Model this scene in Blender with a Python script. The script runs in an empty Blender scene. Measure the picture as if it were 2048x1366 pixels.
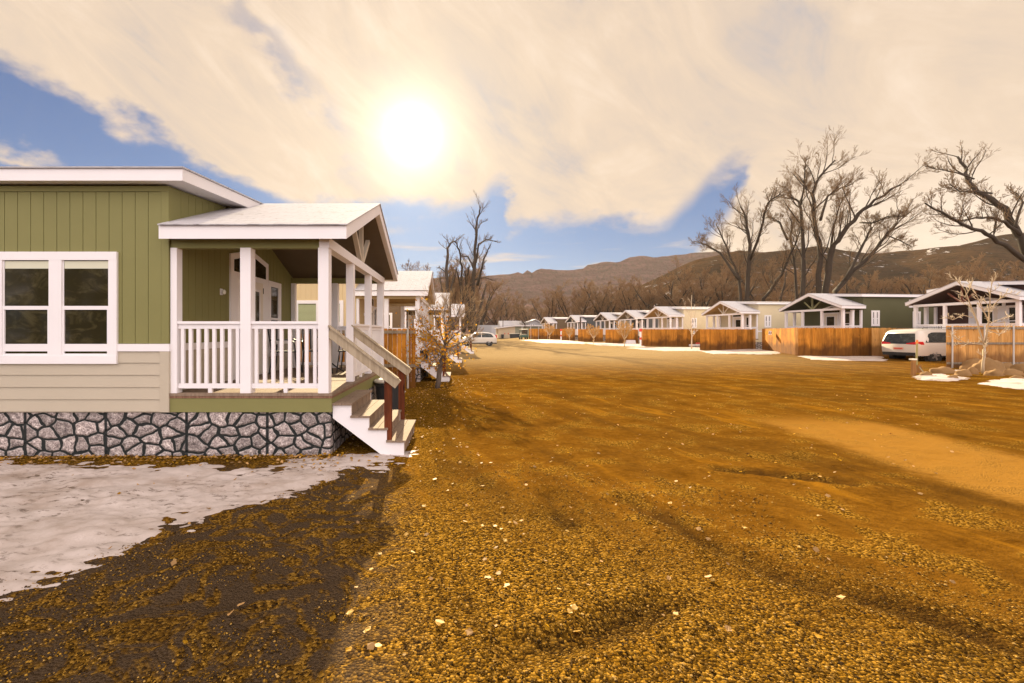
import bpy, math, random
import numpy as np
from mathutils import Vector, Matrix, noise as mnoise

scene = bpy.context.scene
col = scene.collection
R = math.radians

# ------------------------------------------------------------------ camera
F, CX, CY, EYE = 900.0, 917.0, 665.0, 1.65
cam_d = bpy.data.cameras.new('camera')
cam = bpy.data.objects.new('camera', cam_d); col.objects.link(cam)
cam.location = (0, 0, EYE); cam.rotation_euler = (R(90), 0, 0)
cam_d.sensor_width = 36; cam_d.lens = 36 * F / 2048
cam_d.shift_x = (1024 - CX) / 2048
cam_d.shift_y = -(683 - CY) / 2048
cam_d.clip_start = 0.05; cam_d.clip_end = 6000
scene.camera = cam

# ------------------------------------------------------------------ light
SUN = Vector((-0.102, 1.0, 0.439)).normalized()
SUN_EL = math.asin(SUN.z); SUN_AZ = math.atan2(SUN.x, SUN.y)
sd = bpy.data.lights.new('sun', 'SUN'); so = bpy.data.objects.new('sun', sd); col.objects.link(so)
sd.energy = 5.0; sd.angle = R(0.5); sd.color = (1.0, 0.82, 0.52)
so.rotation_euler = SUN.to_track_quat('Z', 'Y').to_euler()
so.location = (0, 0, 60)
EXPO = 1.6
scene.view_settings.view_transform = 'Standard'; scene.view_settings.look = 'None'
scene.view_settings.gamma = 1; scene.view_settings.exposure = EXPO
scene.view_settings.use_curve_mapping = False

class NT:
    """tiny node helper"""
    def __init__(s, tree): s.t = tree; s.n = tree.nodes; s.l = tree.links
    def node(s, typ, **kw):
        n = s.n.new(typ)
        for k, v in kw.items(): setattr(n, k, v)
        return n
    def put(s, sock, v):
        if isinstance(v, bpy.types.NodeSocket): s.l.new(v, sock)
        elif v is not None:
            if hasattr(sock.default_value, '__len__') and not hasattr(v, '__len__'):
                sock.default_value = (v,) * len(sock.default_value)
            elif hasattr(v, '__len__') and len(sock.default_value) == 4 and len(v) == 3:
                sock.default_value = (*v, 1)
            else: sock.default_value = v
    def m(s, op, a, b=None, c=None, clamp=False):
        n = s.node('ShaderNodeMath', operation=op, use_clamp=clamp)
        s.put(n.inputs[0], a); s.put(n.inputs[1], b); s.put(n.inputs[2], c)
        return n.outputs[0]
    def vm(s, op, a, b=None):
        n = s.node('ShaderNodeVectorMath', operation=op)
        s.put(n.inputs[0], a); s.put(n.inputs[1], b)
        return n.outputs['Value'] if op in ('DOT_PRODUCT', 'LENGTH', 'DISTANCE') else n.outputs[0]
    def xyz(s, v):
        n = s.node('ShaderNodeSeparateXYZ'); s.put(n.inputs[0], v); return n.outputs
    def comb(s, x, y, z):
        n = s.node('ShaderNodeCombineXYZ')
        s.put(n.inputs[0], x); s.put(n.inputs[1], y); s.put(n.inputs[2], z); return n.outputs[0]
    def step(s, v, lo, hi):
        n = s.node('ShaderNodeMapRange', interpolation_type='SMOOTHSTEP')
        s.put(n.inputs[0], v); s.put(n.inputs[1], lo); s.put(n.inputs[2], hi); return n.outputs[0]
    def mix(s, f, a, b, blend='MIX'):
        n = s.node('ShaderNodeMix', data_type='RGBA', blend_type=blend)
        s.put(n.inputs[0], f); s.put(n.inputs[6], a); s.put(n.inputs[7], b); return n.outputs[2]
    def noise(s, vec, scale, detail=3, rough=.5, dist=0):
        n = s.node('ShaderNodeTexNoise')
        s.put(n.inputs['Vector'], vec); n.inputs['Scale'].default_value = scale
        n.inputs['Detail'].default_value = detail; n.inputs['Roughness'].default_value = rough
        n.inputs['Distortion'].default_value = dist
        return n.outputs[0]
    def vor(s, vec, scale, feature='F1', out=0, rnd=1):
        n = s.node('ShaderNodeTexVoronoi', feature=feature)
        s.put(n.inputs['Vector'], vec); n.inputs['Scale'].default_value = scale
        n.inputs['Randomness'].default_value = rnd
        return n.outputs[out]
    def curve(s, v, pts):
        n = s.node('ShaderNodeFloatCurve'); c = n.mapping.curves[0]
        while len(c.points) < len(pts): c.points.new(.5, .5)
        for p, (x, y) in zip(c.points, pts): p.location = (x, y); p.handle_type = 'AUTO'
        n.mapping.update(); s.put(n.inputs['Value'], v); return n.outputs[0]
    def ramp(s, v, stops):
        n = s.node('ShaderNodeValToRGB'); e = n.color_ramp.elements
        while len(e) < len(stops): e.new(.5)
        for el, (p, c) in zip(e, stops): el.position = p; el.color = (*c, 1)
        s.put(n.inputs[0], v); return n.outputs[0]
    def bump(s, h, strength=.3, dist=.02, normal=None):
        n = s.node('ShaderNodeBump'); s.put(n.inputs['Height'], h)
        n.inputs['Strength'].default_value = strength; n.inputs['Distance'].default_value = dist
        if normal is not None: s.l.new(normal, n.inputs['Normal'])
        return n.outputs[0]

# world: Nishita blue seen through real cloud cover laid out by direction
world = bpy.data.worlds.new('World'); scene.world = world; world.use_nodes = True
w = NT(world.node_tree); w.n.clear()
wo = w.node('ShaderNodeOutputWorld'); bg = w.node('ShaderNodeBackground')
w.l.new(bg.outputs[0], wo.inputs[0])
tc = w.node('ShaderNodeTexCoord'); D = w.vm('NORMALIZE', tc.outputs['Generated'])
dx, dy, dz = w.xyz(D)[:3]
ydiv = w.m('MAXIMUM', dy, .06)
sky = w.node('ShaderNodeTexSky', sky_type='NISHITA')
sky.sun_disc = False; sky.sun_elevation = SUN_EL; sky.sun_rotation = SUN_AZ
sky.air_density = 1.0; sky.dust_density = .3; sky.ozone_density = 2.5
n_big = w.noise(D, 3.2, 4, .5); n_mid = w.noise(w.vm('MULTIPLY', D, (1, 1, 1.8)), 8, 5, .55)
wob = w.m('ADD', w.m('MULTIPLY', w.m('SUBTRACT', n_big, .5), .10), w.m('MULTIPLY', w.m('SUBTRACT', n_mid, .5), .27))
u = w.m('ADD', w.m('DIVIDE', dx, ydiv), w.m('MULTIPLY', wob, .6))
v = w.m('ADD', w.m('DIVIDE', dz, ydiv), w.m('MULTIPLY', wob, .7))
u01 = w.m('MULTIPLY', w.m('ADD', u, 1.4), 1 / 2.8, clamp=True)
c = lambda ux: (ux + 1.4) / 2.8
hi = w.curve(u01, [(0, .84), (c(-1.02), .64), (c(-.62), .43), (c(-.38), .31), (c(-.2), .28), (c(.02), .28), (c(.08), .33),
                   (c(.14), .265), (c(.3), .275), (c(.42), .25), (c(.52), .315), (c(.63), .385), (c(.72), .3), (c(.9), .0), (1, 0)])
lo = w.curve(u01, [(0, 0), (c(.46), .0), (c(.54), .16), (c(.62), .27), (c(.70), .42), (1, .6)])
blue = w.m('MULTIPLY', w.step(w.m('SUBTRACT', hi, v), -.02, .045), w.step(w.m('SUBTRACT', v, lo), -.01, .05))
# faint diagonal rift in the cloud above
rift = w.m('ABSOLUTE', w.m('SUBTRACT', w.m('ADD', v, w.m('MULTIPLY', w.m('ADD', u, .5), 1.35)), .76))
rift = w.m('MULTIPLY', w.step(rift, .10, .0), w.m('MULTIPLY', w.step(u, -.56, -.42), w.step(u, -.16, -.30)))
rift = w.m('MULTIPLY', rift, w.step(n_mid, .38, .6))
blue = w.m('MAXIMUM', blue, w.m('MULTIPLY', rift, .5))
# cirrus at far left and thin streaks near the horizon
cir = w.m('ABSOLUTE', w.m('SUBTRACT', w.m('ADD', v, w.m('MULTIPLY', w.m('ADD', u, 1.02), .42)), .40))
cir = w.m('MULTIPLY', w.step(cir, .035, .0), w.step(u, -.86, -.96))
stv = w.vm('MULTIPLY', D, (5, 5, 42)); st = w.noise(stv, 1.0, 3, .5)
st = w.m('MULTIPLY', w.step(st, .56, .70), w.m('MULTIPLY', w.step(v, .03, .09), w.step(v, .25, .15)))
blue = w.m('MULTIPLY', blue, w.m('SUBTRACT', 1, w.m('MAXIMUM', w.m('MULTIPLY', cir, .85), w.m('MULTIPLY', st, .7))))
K = 1 / (2 ** EXPO)
rot = w.node('ShaderNodeVectorRotate', rotation_type='Y_AXIS'); w.put(rot.inputs['Vector'], D); rot.inputs['Angle'].default_value = R(-38)
wisp = w.m('ADD', w.m('MULTIPLY', w.noise(w.vm('MULTIPLY', rot.outputs[0], (3.2, 3, 11)), 1.0, 7, .66, .8), .6), w.m('MULTIPLY', w.noise(D, 2.6, 6, .62, .4), .4))
cloud = w.ramp(wisp, [(.33, (.54 * K, .49 * K, .49 * K)), (.43, (.73 * K, .59 * K, .475 * K)), (.51, (.82 * K, .645 * K, .49 * K)), (.63, (.94 * K, .76 * K, .60 * K))])
skyl = w.mix(1, sky.outputs[0], (.0115, .0185, .0300), 'MULTIPLY')
skyc = w.vm('DIVIDE', skyl, w.vm('ADD', w.vm('MULTIPLY', skyl, (1.9, 1.7, 1.35)), (1, 1, 1)))
base = w.mix(blue, cloud, skyc)
ca = w.vm('DOT_PRODUCT', D, tuple(SUN)); one = w.m('SUBTRACT', ca, 1)
g1 = w.m('MULTIPLY', w.m('EXPONENT', w.m('MULTIPLY', one, 1 / .0004)), 3.0)
g2 = w.m('MULTIPLY', w.m('EXPONENT', w.m('MULTIPLY', one, 1 / .0030)), .30)
g3 = w.m('MULTIPLY', w.m('EXPONENT', w.m('MULTIPLY', one, 1 / .022)), .075)
gl = w.mix(1, (1, .88, .62), w.comb(w.m('ADD', w.m('ADD', g1, g2), g3), w.m('ADD', w.m('ADD', g1, g2), g3), w.m('ADD', w.m('ADD', g1, g2), g3)), 'MULTIPLY')
base = w.mix(1, base, gl, 'ADD')
# unseen sky behind the camera brightened as added fill for the shaded fronts
bs = w.step(dy, .1, -.6); boost = w.m('ADD', 1, w.m('MULTIPLY', bs, 2.0))
w.l.new(w.mix(1, base, w.comb(boost, w.m('MULTIPLY', boost, w.m('ADD', 1, w.m('MULTIPLY', bs, .10))), w.m('MULTIPLY', boost, w.m('ADD', 1, w.m('MULTIPLY', bs, .38)))), 'MULTIPLY'), bg.inputs[0])
bg.inputs[1].default_value = 1.0

# ------------------------------------------------------------------ materials
MATS = {}
def mat(name, color, rough=.7, var=.12, vscale=3.0, bump=0, bscale=40, metal=0, island=0, spec=.35, coat=0, stretch=(1, 1, 1)):
    if name in MATS: return MATS[name]
    m = bpy.data.materials.new(name); m.use_nodes = True; t = NT(m.node_tree)
    b = t.n['Principled BSDF']; tcn = t.node('ShaderNodeTexCoord')
    V = t.vm('MULTIPLY', tcn.outputs['Object'], stretch)
    nz = t.noise(V, vscale, 5, .6)
    f = t.m('ADD', 1 - var, t.m('MULTIPLY', nz, 2 * var))
    if island:
        gi = t.node('ShaderNodeNewGeometry').outputs['Random Per Island']
        f = t.m('MULTIPLY', f, t.m('ADD', 1 - island, t.m('MULTIPLY', gi, 2 * island)))
    c_ = t.mix(1, (*color, 1), t.comb(f, f, f), 'MULTIPLY')
    t.put(b.inputs['Base Color'], c_); b.inputs['Roughness'].default_value = rough
    b.inputs['Metallic'].default_value = metal; b.inputs['Specular IOR Level'].default_value = spec
    b.inputs['Coat Weight'].default_value = coat
    if bump: t.l.new(t.bump(t.noise(V, bscale, 4, .6), bump, .01), b.inputs['Normal'])
    MATS[name] = m; return m

def wood_mat(name, c1, c2, dark, island=.3, wet=.35):
    m = bpy.data.materials.new(name); m.use_nodes = True; t = NT(m.node_tree); b = t.n['Principled BSDF']
    o = t.node('ShaderNodeTexCoord').outputs['Object']; gi = t.node('ShaderNodeNewGeometry').outputs['Random Per Island']
    off = t.vm('ADD', o, t.comb(0, 0, t.m('MULTIPLY', gi, 31)))
    gr = t.noise(t.vm('MULTIPLY', off, (26, 26, 1.3)), 1, 5, .6, .8)
    cc = t.mix(t.step(gr, .32, .68), (*c1, 1), (*c2, 1))
    fi = t.m('ADD', 1 - island, t.m('MULTIPLY', gi, 2 * island))
    cc = t.mix(1, cc, t.comb(fi, fi, fi), 'MULTIPLY')
    kn = t.vor(t.vm('MULTIPLY', off, (5, 5, 1.6)), 1); cc = t.mix(t.m('MULTIPLY', t.step(kn, .13, .05), .8), cc, (*dark, 1))
    stain = t.step(t.noise(t.vm('MULTIPLY', o, (.9, .9, .7)), 1, 4, .55), .50, .66)
    cc = t.mix(t.m('MULTIPLY', stain, wet), cc, (*dark, 1))
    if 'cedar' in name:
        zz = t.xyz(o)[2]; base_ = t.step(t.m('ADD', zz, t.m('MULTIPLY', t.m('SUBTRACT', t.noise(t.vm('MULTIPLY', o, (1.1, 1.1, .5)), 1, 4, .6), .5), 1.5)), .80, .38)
        cc = t.mix(t.m('MULTIPLY', base_, .72), cc, (*dark, 1))  # board feet darkened: shade near the ground painted into the colour
    t.put(b.inputs['Base Color'], cc); b.inputs['Roughness'].default_value = .85; b.inputs['Specular IOR Level'].default_value = .12
    t.l.new(t.bump(gr, .35, .006), b.inputs['Normal']); MATS[name] = m; return m

def stone_mat():
    m = bpy.data.materials.new('stone_panel'); m.use_nodes = True; t = NT(m.node_tree); b = t.n['Principled BSDF']
    o = t.node('ShaderNodeTexCoord').outputs['Object']; x, y, z = t.xyz(o)[:3]
    h = t.m('ADD', x, y); p = t.comb(h, z, 0)
    wv = t.noise(p, 5, 2, .5)
    P = t.comb(t.m('ADD', t.m('MULTIPLY', h, 4.5), t.m('MULTIPLY', wv, .55)), t.m('ADD', t.m('MULTIPLY', z, 6.1), t.m('MULTIPLY', t.noise(p, 4.1, 2), .6)), 0)
    e = t.node('ShaderNodeTexVoronoi', feature='DISTANCE_TO_EDGE', voronoi_dimensions='2D'); t.put(e.inputs['Vector'], P); e.inputs['Scale'].default_value = 1; e.inputs['Randomness'].default_value = .85
    cc = t.node('ShaderNodeTexVoronoi', feature='F1', voronoi_dimensions='2D'); t.put(cc.inputs['Vector'], P); cc.inputs['Scale'].default_value = 1; cc.inputs['Randomness'].default_value = .85
    ed = t.m('ADD', e.outputs[0], t.m('MULTIPLY', t.m('SUBTRACT', t.noise(p, 28, 3), .5), .05))
    seam = t.m('ABSOLUTE', t.m('SUBTRACT', t.m('FRACT', t.m('ADD', t.m('DIVIDE', h, 1.08), .315)), .5))
    mask = t.m('MULTIPLY', t.step(ed, .075, .105), t.step(seam, .012, .026))
    sp = t.m('ADD', t.m('MULTIPLY', t.noise(p, 48, 5, .8), .65), t.m('MULTIPLY', t.noise(p, 17, 3, .6), .35))
    col1 = t.ramp(sp, [(.36, (.05, .042, .04)), (.46, (.20, .165, .16)), (.53, (.42, .355, .335)), (.62, (.80, .74, .70))])
    lum = t.m('ADD', .68, t.m('MULTIPLY', t.xyz(cc.outputs['Color'])[0], .6))
    col1 = t.mix(1, col1, t.comb(lum, lum, lum), 'MULTIPLY')
    rim = t.step(ed, .16, .09); col1 = t.mix(t.m('MULTIPLY', rim, .35), col1, (.62, .58, .55, 1))  # bright stone edges: rim light painted into the colour
    t.put(b.inputs['Base Color'], t.mix(mask, (.009, .012, .012, 1), col1)); b.inputs['Roughness'].default_value = .85
    hgt = t.m('ADD', t.step(ed, .03, .2), t.m('MULTIPLY', sp, .35))
    t.l.new(t.bump(hgt, .8, .03), b.inputs['Normal']); MATS['stone_panel'] = m; return m

def roof_mat(name, snow, base=(.30, .27, .25)):
    m = bpy.data.materials.new(name); m.use_nodes = True; t = NT(m.node_tree); b = t.n['Principled BSDF']
    o = t.node('ShaderNodeTexCoord').outputs['Object']; x, y, z = t.xyz(o)[:3]
    br = t.node('ShaderNodeTexBrick'); t.put(br.inputs['Vector'], t.comb(x, y, 0)); br.inputs['Scale'].default_value = 1
    br.inputs['Brick Width'].default_value = .32; br.inputs['Row Height'].default_value = .145; br.inputs['Mortar Size'].default_value = .014
    br.inputs['Color1'].default_value = (*base, 1); br.inputs['Color2'].default_value = tuple(k * .72 for k in base) + (1,)
    br.inputs['Mortar'].default_value = (.06, .05, .05, 1)
    nz = t.noise(o, 3.0, 6, .68); nz2 = t.noise(t.vm('MULTIPLY', o, (1, 3, 1)), 14, 3)
    f = t.step(t.m('ADD', t.m('MULTIPLY', nz, .7), t.m('MULTIPLY', nz2, .3)), .62 - snow * .5, .72 - snow * .5)
    row = t.step(t.m('FRACT', t.m('DIVIDE', y, .165)), .16, .02); rown = t.m('MULTIPLY', row, t.step(t.noise(t.vm('MULTIPLY', o, (3, 1, 1)), 2.2, 4), .36, .6))
    f = t.m('MULTIPLY', f, t.m('SUBTRACT', 1, t.m('ADD', t.m('MULTIPLY', rown, .85 if snow < .8 else .35), t.m('MULTIPLY', br.outputs['Fac'], .12))))
    t.put(b.inputs['Base Color'], t.mix(f, br.outputs[0], (.50, .49, .515, 1))); b.inputs['Specular IOR Level'].default_value = .1; b.inputs['Roughness'].default_value = .9
    t.l.new(t.bump(t.m('SUBTRACT', nz2, t.m('MULTIPLY', br.outputs['Fac'], .8)), .5, .012), b.inputs['Normal'])
    MATS[name] = m; return m

def glass_mat(name, color=(.02, .02, .018), rough=.06):
    m = bpy.data.materials.new(name); m.use_nodes = True; t = NT(m.node_tree); b = t.n['Principled BSDF']
    o = t.node('ShaderNodeTexCoord').outputs['Object']
    n = t.noise(t.vm('MULTIPLY', o, (2.2, 2.2, 4)), 1.5, 5, .65, 1.0)
    t.put(b.inputs['Base Color'], t.mix(t.step(n, .45, .7), (*color, 1), tuple(k * 2.6 for k in color) + (1,)))
    b.inputs['Roughness'].default_value = rough; b.inputs['Specular IOR Level'].default_value = .28
    t.l.new(t.bump(t.noise(o, 1.4, 2), .04, .05), b.inputs['Normal']); MATS[name] = m; return m

white = mat('white_trim', (.80, .775, .79), .55, .05, 2.0, .06, 60)
stone = stone_mat()
roof_frost = roof_mat('roof_frosted', .60); roof_snow = roof_mat('roof_snowy', 1.0)
glass = glass_mat('window_glass', (.024, .020, .009)); blind_m = mat('window_blind', (.42, .46, .27), .6, .05)
blind_w = mat('roller_blind', (.62, .62, .48), .6, .05)
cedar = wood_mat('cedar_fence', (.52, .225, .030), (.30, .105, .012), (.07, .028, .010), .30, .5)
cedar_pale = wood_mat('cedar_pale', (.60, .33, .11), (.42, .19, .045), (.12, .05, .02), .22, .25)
greywood = wood_mat('weathered_rail', (.30, .24, .17), (.17, .13, .09), (.05, .04, .03), .15, .2)
railwood = wood_mat('handrail_wood', (.42, .35, .25), (.31, .25, .17), (.14, .10, .07), .1, .15)
redwood = wood_mat('red_stained_post', (.17, .045, .018), (.08, .022, .010), (.02, .008, .004), .1, .3)
deckwood = wood_mat('deck_boards', (.27, .20, .145), (.20, .145, .105), (.11, .078, .05), .10, .12)
deckedge = wood_mat('deck_edge', (.26, .15, .10), (.17, .09, .06), (.07, .04, .03), .10, .2)
galv = mat('galvanised_steel', (.55, .53, .50), .4, .08, 8, metal=.6)
black_metal = mat('black_metal', (.02, .022, .025), .4, .1)
bark = mat('bark', (.045, .032, .022), .9, .35, 2.5, .6, 14)
twig = mat('twig_bark', (.16, .095, .045), .9, .25, 1.0)
twig_brown = mat('brown_twigs', (.21, .120, .055), .9, .3, .3)
pale_bark = mat('pale_bark', (.58, .47, .33), .8, .2, 6)
dark_bark = mat('young_dark_bark', (.10, .075, .06), .85, .3, 9, .3, 40)
rock_m = mat('boulder_rock', (.24, .135, .05), .9, .3, 3, .8, 9)
tyre_m = mat('tyre_rubber', (.018, .018, .018), .8, .1); rim_m = mat('wheel_rim', (.5, .5, .5), .35, .05, metal=.8)
carwhite = mat('white_car_paint', (.58, .54, .48), .3, .02, spec=.5, coat=.6); black_plastic = mat('black_plastic', (.025, .025, .027), .55, .1)
taillight = mat('red_tail_lamp', (.50, .015, .02), .25, .05); carglass = glass_mat('car_glass', (.025, .028, .027), .04)
red_paint = mat('red_paint', (.60, .06, .035), .5, .05); plate_m = mat('number_plate', (.65, .35, .25), .5, .1)

# ------------------------------------------------------------------ mesh helpers
class MB:
    def __init__(s): s.v = []; s.f = []; s.smooth = False
    def face(s, pts):
        i = len(s.v); s.v += [tuple(p) for p in pts]; s.f.append(tuple(range(i, i + len(pts))))
    def box(s, x0, x1, y0, y1, z0, z1):
        if x1 < x0: x0, x1 = x1, x0
        if y1 < y0: y0, y1 = y1, y0
        if z1 < z0: z0, z1 = z1, z0
        i = len(s.v); s.v += [(x0, y0, z0), (x1, y0, z0), (x1, y1, z0), (x0, y1, z0), (x0, y0, z1), (x1, y0, z1), (x1, y1, z1), (x0, y1, z1)]
        s.f += [tuple(i + k for k in q) for q in ((3, 2, 1, 0), (4, 5, 6, 7), (0, 1, 5, 4), (1, 2, 6, 5), (2, 3, 7, 6), (3, 0, 4, 7))]
        return s
    def prism(s, poly, axis, a, b):
        """poly: 2D pts; axis 'x': (y,z) along x; 'y': (x,z) along y; 'z': (x,y)"""
        def P(p, t):
            return (t, p[0], p[1]) if axis == 'x' else (p[0], t, p[1]) if axis == 'y' else (p[0], p[1], t)
        i = len(s.v); n = len(poly)
        s.v += [P(p, a) for p in poly] + [P(p, b) for p in poly]
        s.f.append(tuple(range(i + n - 1, i - 1, -1))); s.f.append(tuple(range(i + n, i + 2 * n)))
        for k in range(n): s.f.append((i + k, i + (k + 1) % n, i + n + (k + 1) % n, i + n + k))
        return s
    def beam(s, p, q, w_, h_, up=(0, 0, 1)):
        p = Vector(p); q = Vector(q); d = (q - p).normalized(); side = d.cross(Vector(up))
        if side.length < 1e-4: side = d.cross(Vector((1, 0, 0)))
        side.normalize(); nn = side.cross(d).normalized(); i = len(s.v)
        for e in (p, q):
            for a, b in ((-1, -1), (1, -1), (1, 1), (-1, 1)): s.v.append(tuple(e + side * a * w_ / 2 + nn * b * h_ / 2))
        s.f += [tuple(i + k for k in qd) for qd in ((0, 1, 2, 3), (7, 6, 5, 4), (0, 4, 5, 1), (1, 5, 6, 2), (2, 6, 7, 3), (3, 7, 4, 0))]
        return s
    def tube(s, pts, rad, n=6, cap=True):
        pts = [Vector(p) for p in pts]; i0 = len(s.v); m = len(pts)
        for k, p in enumerate(pts):
            d = (pts[min(k + 1, m - 1)] - pts[max(k - 1, 0)]).normalized()
            a = d.cross(Vector((.3, .2, 1)) if abs(d.z) < .9 else Vector((1, 0, 0))).normalized(); b = d.cross(a)
            r = rad[k] if hasattr(rad, '__len__') else rad
            for j in range(n):
                t = 2 * math.pi * j / n; s.v.append(tuple(p + a * math.cos(t) * r + b * math.sin(t) * r))
        for k in range(m - 1):
            for j in range(n):
                s.f.append((i0 + k * n + j, i0 + k * n + (j + 1) % n, i0 + (k + 1) * n + (j + 1) % n, i0 + (k + 1) * n + j))
        if cap:
            s.f.append(tuple(i0 + j for j in range(n - 1, -1, -1))); s.f.append(tuple(i0 + (m - 1) * n + j for j in range(n)))
        return s
    def lathe(s, prof, n=24, c=(0, 0, 0)):
        i = len(s.v); m = len(prof)
        for r, z in prof:
            for j in range(n):
                t = 2 * math.pi * j / n; s.v.append((c[0] + r * math.cos(t), c[1] + r * math.sin(t), c[2] + z))
        for k in range(m - 1):
            for j in range(n): s.f.append((i + k * n + j, i + k * n + (j + 1) % n, i + (k + 1) * n + (j + 1) % n, i + (k + 1) * n + j))
        s.f.append(tuple(i + j for j in range(n - 1, -1, -1))); s.f.append(tuple(i + (m - 1) * n + j for j in range(n)))
        return s
    def build(s, name, m, parent=None, smooth=False, bevel=0):
        me = bpy.data.meshes.new(name); me.from_pydata(s.v, [], s.f); me.materials.append(m)
        if smooth: me.polygons.foreach_set('use_smooth', [True] * len(me.polygons))
        me.update(); o = bpy.data.objects.new(name, me); col.objects.link(o)
        if parent: o.parent = parent
        if bevel:
            b = o.modifiers.new('bevel', 'BEVEL'); b.width = bevel; b.segments = 1; b.limit_method = 'ANGLE'
        return o

def tag(o, label, cat, group=None):
    o['label'] = label; o['category'] = cat
    if group: o['group'] = group
    return o
def thing(name, label, cat, loc, rz=0, group=None):
    o = bpy.data.objects.new(name, None); col.objects.link(o); o.empty_display_size = .2
    o.location = loc; o.rotation_euler = (0, 0, rz); return tag(o, label, cat, group)
def copy_tree(o, parent=None):
    kids = [k for k in bpy.data.objects if k.parent == o]
    c_ = o.copy(); col.objects.link(c_); c_.parent = parent
    for k in kids: copy_tree(k, c_)
    return c_

def sm(a, b, x):
    t = np.clip((x - a) / (b - a), 0, 1); return t * t * (3 - 2 * t)
def gz(x, y):
    """ground height: level lot, rising gently to the right-hand row"""
    x = np.asarray(x, float); y = np.asarray(y, float)
    edge = 9 + np.clip((y - 25) * -.06, -2.5, 0)
    return sm(edge, edge + 8, x) * np.interp(y, [8, 16, 22, 27, 45, 60, 100, 300], [0, .10, .13, .30, .35, .48, .55, .6])
def at(px, D, z=None, py=None):
    X = (px - CX) / F * D
    if py is not None: z = EYE - (py - CY) / F * D
    if z is None: z = float(gz(X, D))
    return Vector((X, D, z))
def on_ground(px, py):
    D = 20.
    for _ in range(30):
        X = (px - CX) / F * D; D = .5 * D + .5 * (EYE - float(gz(X, D))) * F / max(py - CY, 4)
    return Vector(((px - CX) / F * D, D, float(gz((px - CX) / F * D, D))))

# ------------------------------------------------------------------ ground
def ground_mat():
    m = bpy.data.materials.new('gravel_lot'); m.use_nodes = True; t = NT(m.node_tree); b = t.n['Principled BSDF']
    o = t.node('ShaderNodeTexCoord').outputs['Object']; x, y, z = t.xyz(o)[:3]
    big = t.noise(o, .35, 5, .6); mid = t.noise(o, 1.6, 5, .62); fine = t.noise(o, 14, 5, .7)
    wobx = t.m('MULTIPLY', t.m('SUBTRACT', mid, .5), 1.3)
    # loose gravel nearest the camera and along the cabins, packed dirt further right
    gx = t.m('ADD', t.m('ADD', t.m('MULTIPLY', x, .30), t.m('MULTIPLY', y, .42)), wobx)
    gravel = t.m('MAXIMUM', t.step(gx, 2.3, 1.5), t.m('MULTIPLY', t.step(t.m('ADD', x, wobx), .3, -.8), .8))
    gravel = t.m('MAXIMUM', gravel, t.m('MULTIPLY', t.step(mid, .50, .60), .75))
    vc = t.vor(o, 62, 'F1', 'Color'); vd = t.vor(o, 62, 'F1', 'Distance')
    r_ = t.xyz(vc)[0]
    peb = t.ramp(r_, [(0, (.022, .012, .004)), (.3, (.088, .044, .006)), (.7, (.215, .108, .010)), (1, (.38, .21, .035))])
    dirt = t.ramp(t.m('ADD', t.m('MULTIPLY', fine, .45), t.m('MULTIPLY', mid, .55)),
                  [(.30, (.055, .022, .002)), (.5, (.125, .055, .006)), (.72, (.21, .098, .012))])
    c1 = t.mix(gravel, dirt, peb)
    c1 = t.mix(t.m('MULTIPLY', t.step(big, .45, .68), .35), c1, (.040, .022, .006, 1))
    rt = t.node('ShaderNodeAttribute', attribute_name='rut').outputs['Fac']
    streak = t.noise(t.vm('MULTIPLY', t.vm('ADD', o, t.comb(t.m('MULTIPLY', y, .25), 0, 0)), (1.5, .28, 1)), 1, 5, .6)
    c1 = t.mix(t.m('MULTIPLY', t.step(streak, .48, .70), .5), c1, (.045, .022, .005, 1))
    c1 = t.mix(t.m('MULTIPLY', t.step(streak, .42, .30), .55), c1, (.26, .115, .008, 1))
    c1 = t.mix(t.m('MULTIPLY', rt, .72), c1, (.022, .012, .005, 1))
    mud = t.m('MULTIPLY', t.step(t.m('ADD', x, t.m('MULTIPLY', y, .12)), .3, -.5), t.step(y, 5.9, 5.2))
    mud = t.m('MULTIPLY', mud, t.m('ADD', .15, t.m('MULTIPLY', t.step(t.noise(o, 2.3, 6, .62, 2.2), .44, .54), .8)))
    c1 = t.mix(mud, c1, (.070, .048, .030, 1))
    # pale compacted strip on the right
    band = t.m('ABSOLUTE', t.m('SUBTRACT', t.m('ADD', x, t.m('MULTIPLY', wobx, .35)), t.m('ADD', 6.1, t.m('MULTIPLY', y, .06))))
    band = t.m('MULTIPLY', t.step(t.m('ADD', band, t.m('MULTIPLY', t.m('SUBTRACT', fine, .5), .8)), 1.25, .75), t.step(t.m('ADD', y, wobx), 9.3, 7.6))
    c1 = t.mix(t.m('MULTIPLY', band, .78), c1, t.mix(mid, (.21, .098, .014, 1), (.32, .165, .034, 1)))
    # paler tan on the far lane
    far = t.m('MULTIPLY', t.step(y, 15, 33), t.step(x, 24, 15))
    c1 = t.mix(t.m('MULTIPLY', far, .85), c1, t.mix(mid, (.24, .165, .075, 1), (.38, .285, .16, 1)))
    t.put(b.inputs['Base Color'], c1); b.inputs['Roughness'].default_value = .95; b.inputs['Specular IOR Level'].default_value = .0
    hgt = t.m('ADD', t.m('MULTIPLY', t.m('SUBTRACT', .5, vd), t.m('ADD', .15, t.m('MULTIPLY', gravel, 1.2))), t.m('ADD', t.m('MULTIPLY', fine, .8), t.m('MULTIPLY', mid, 2.2)))
    t.l.new(t.bump(hgt, .8, .022), b.inputs['Normal'])
    return m
def axis(lo, hi, near, step, n):
    a = np.linspace(-near, near, int(2 * near / step) + 1)
    t = np.linspace(0, 1, n)[1:] ** 2.2
    return np.concatenate([(-near + (lo + near) * t)[::-1], a, near + (hi - near) * t])
gxs = axis(-1500, 1500, 14, .1, 50); gys = axis(-60, 1800, 14, .1, 60)
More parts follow.
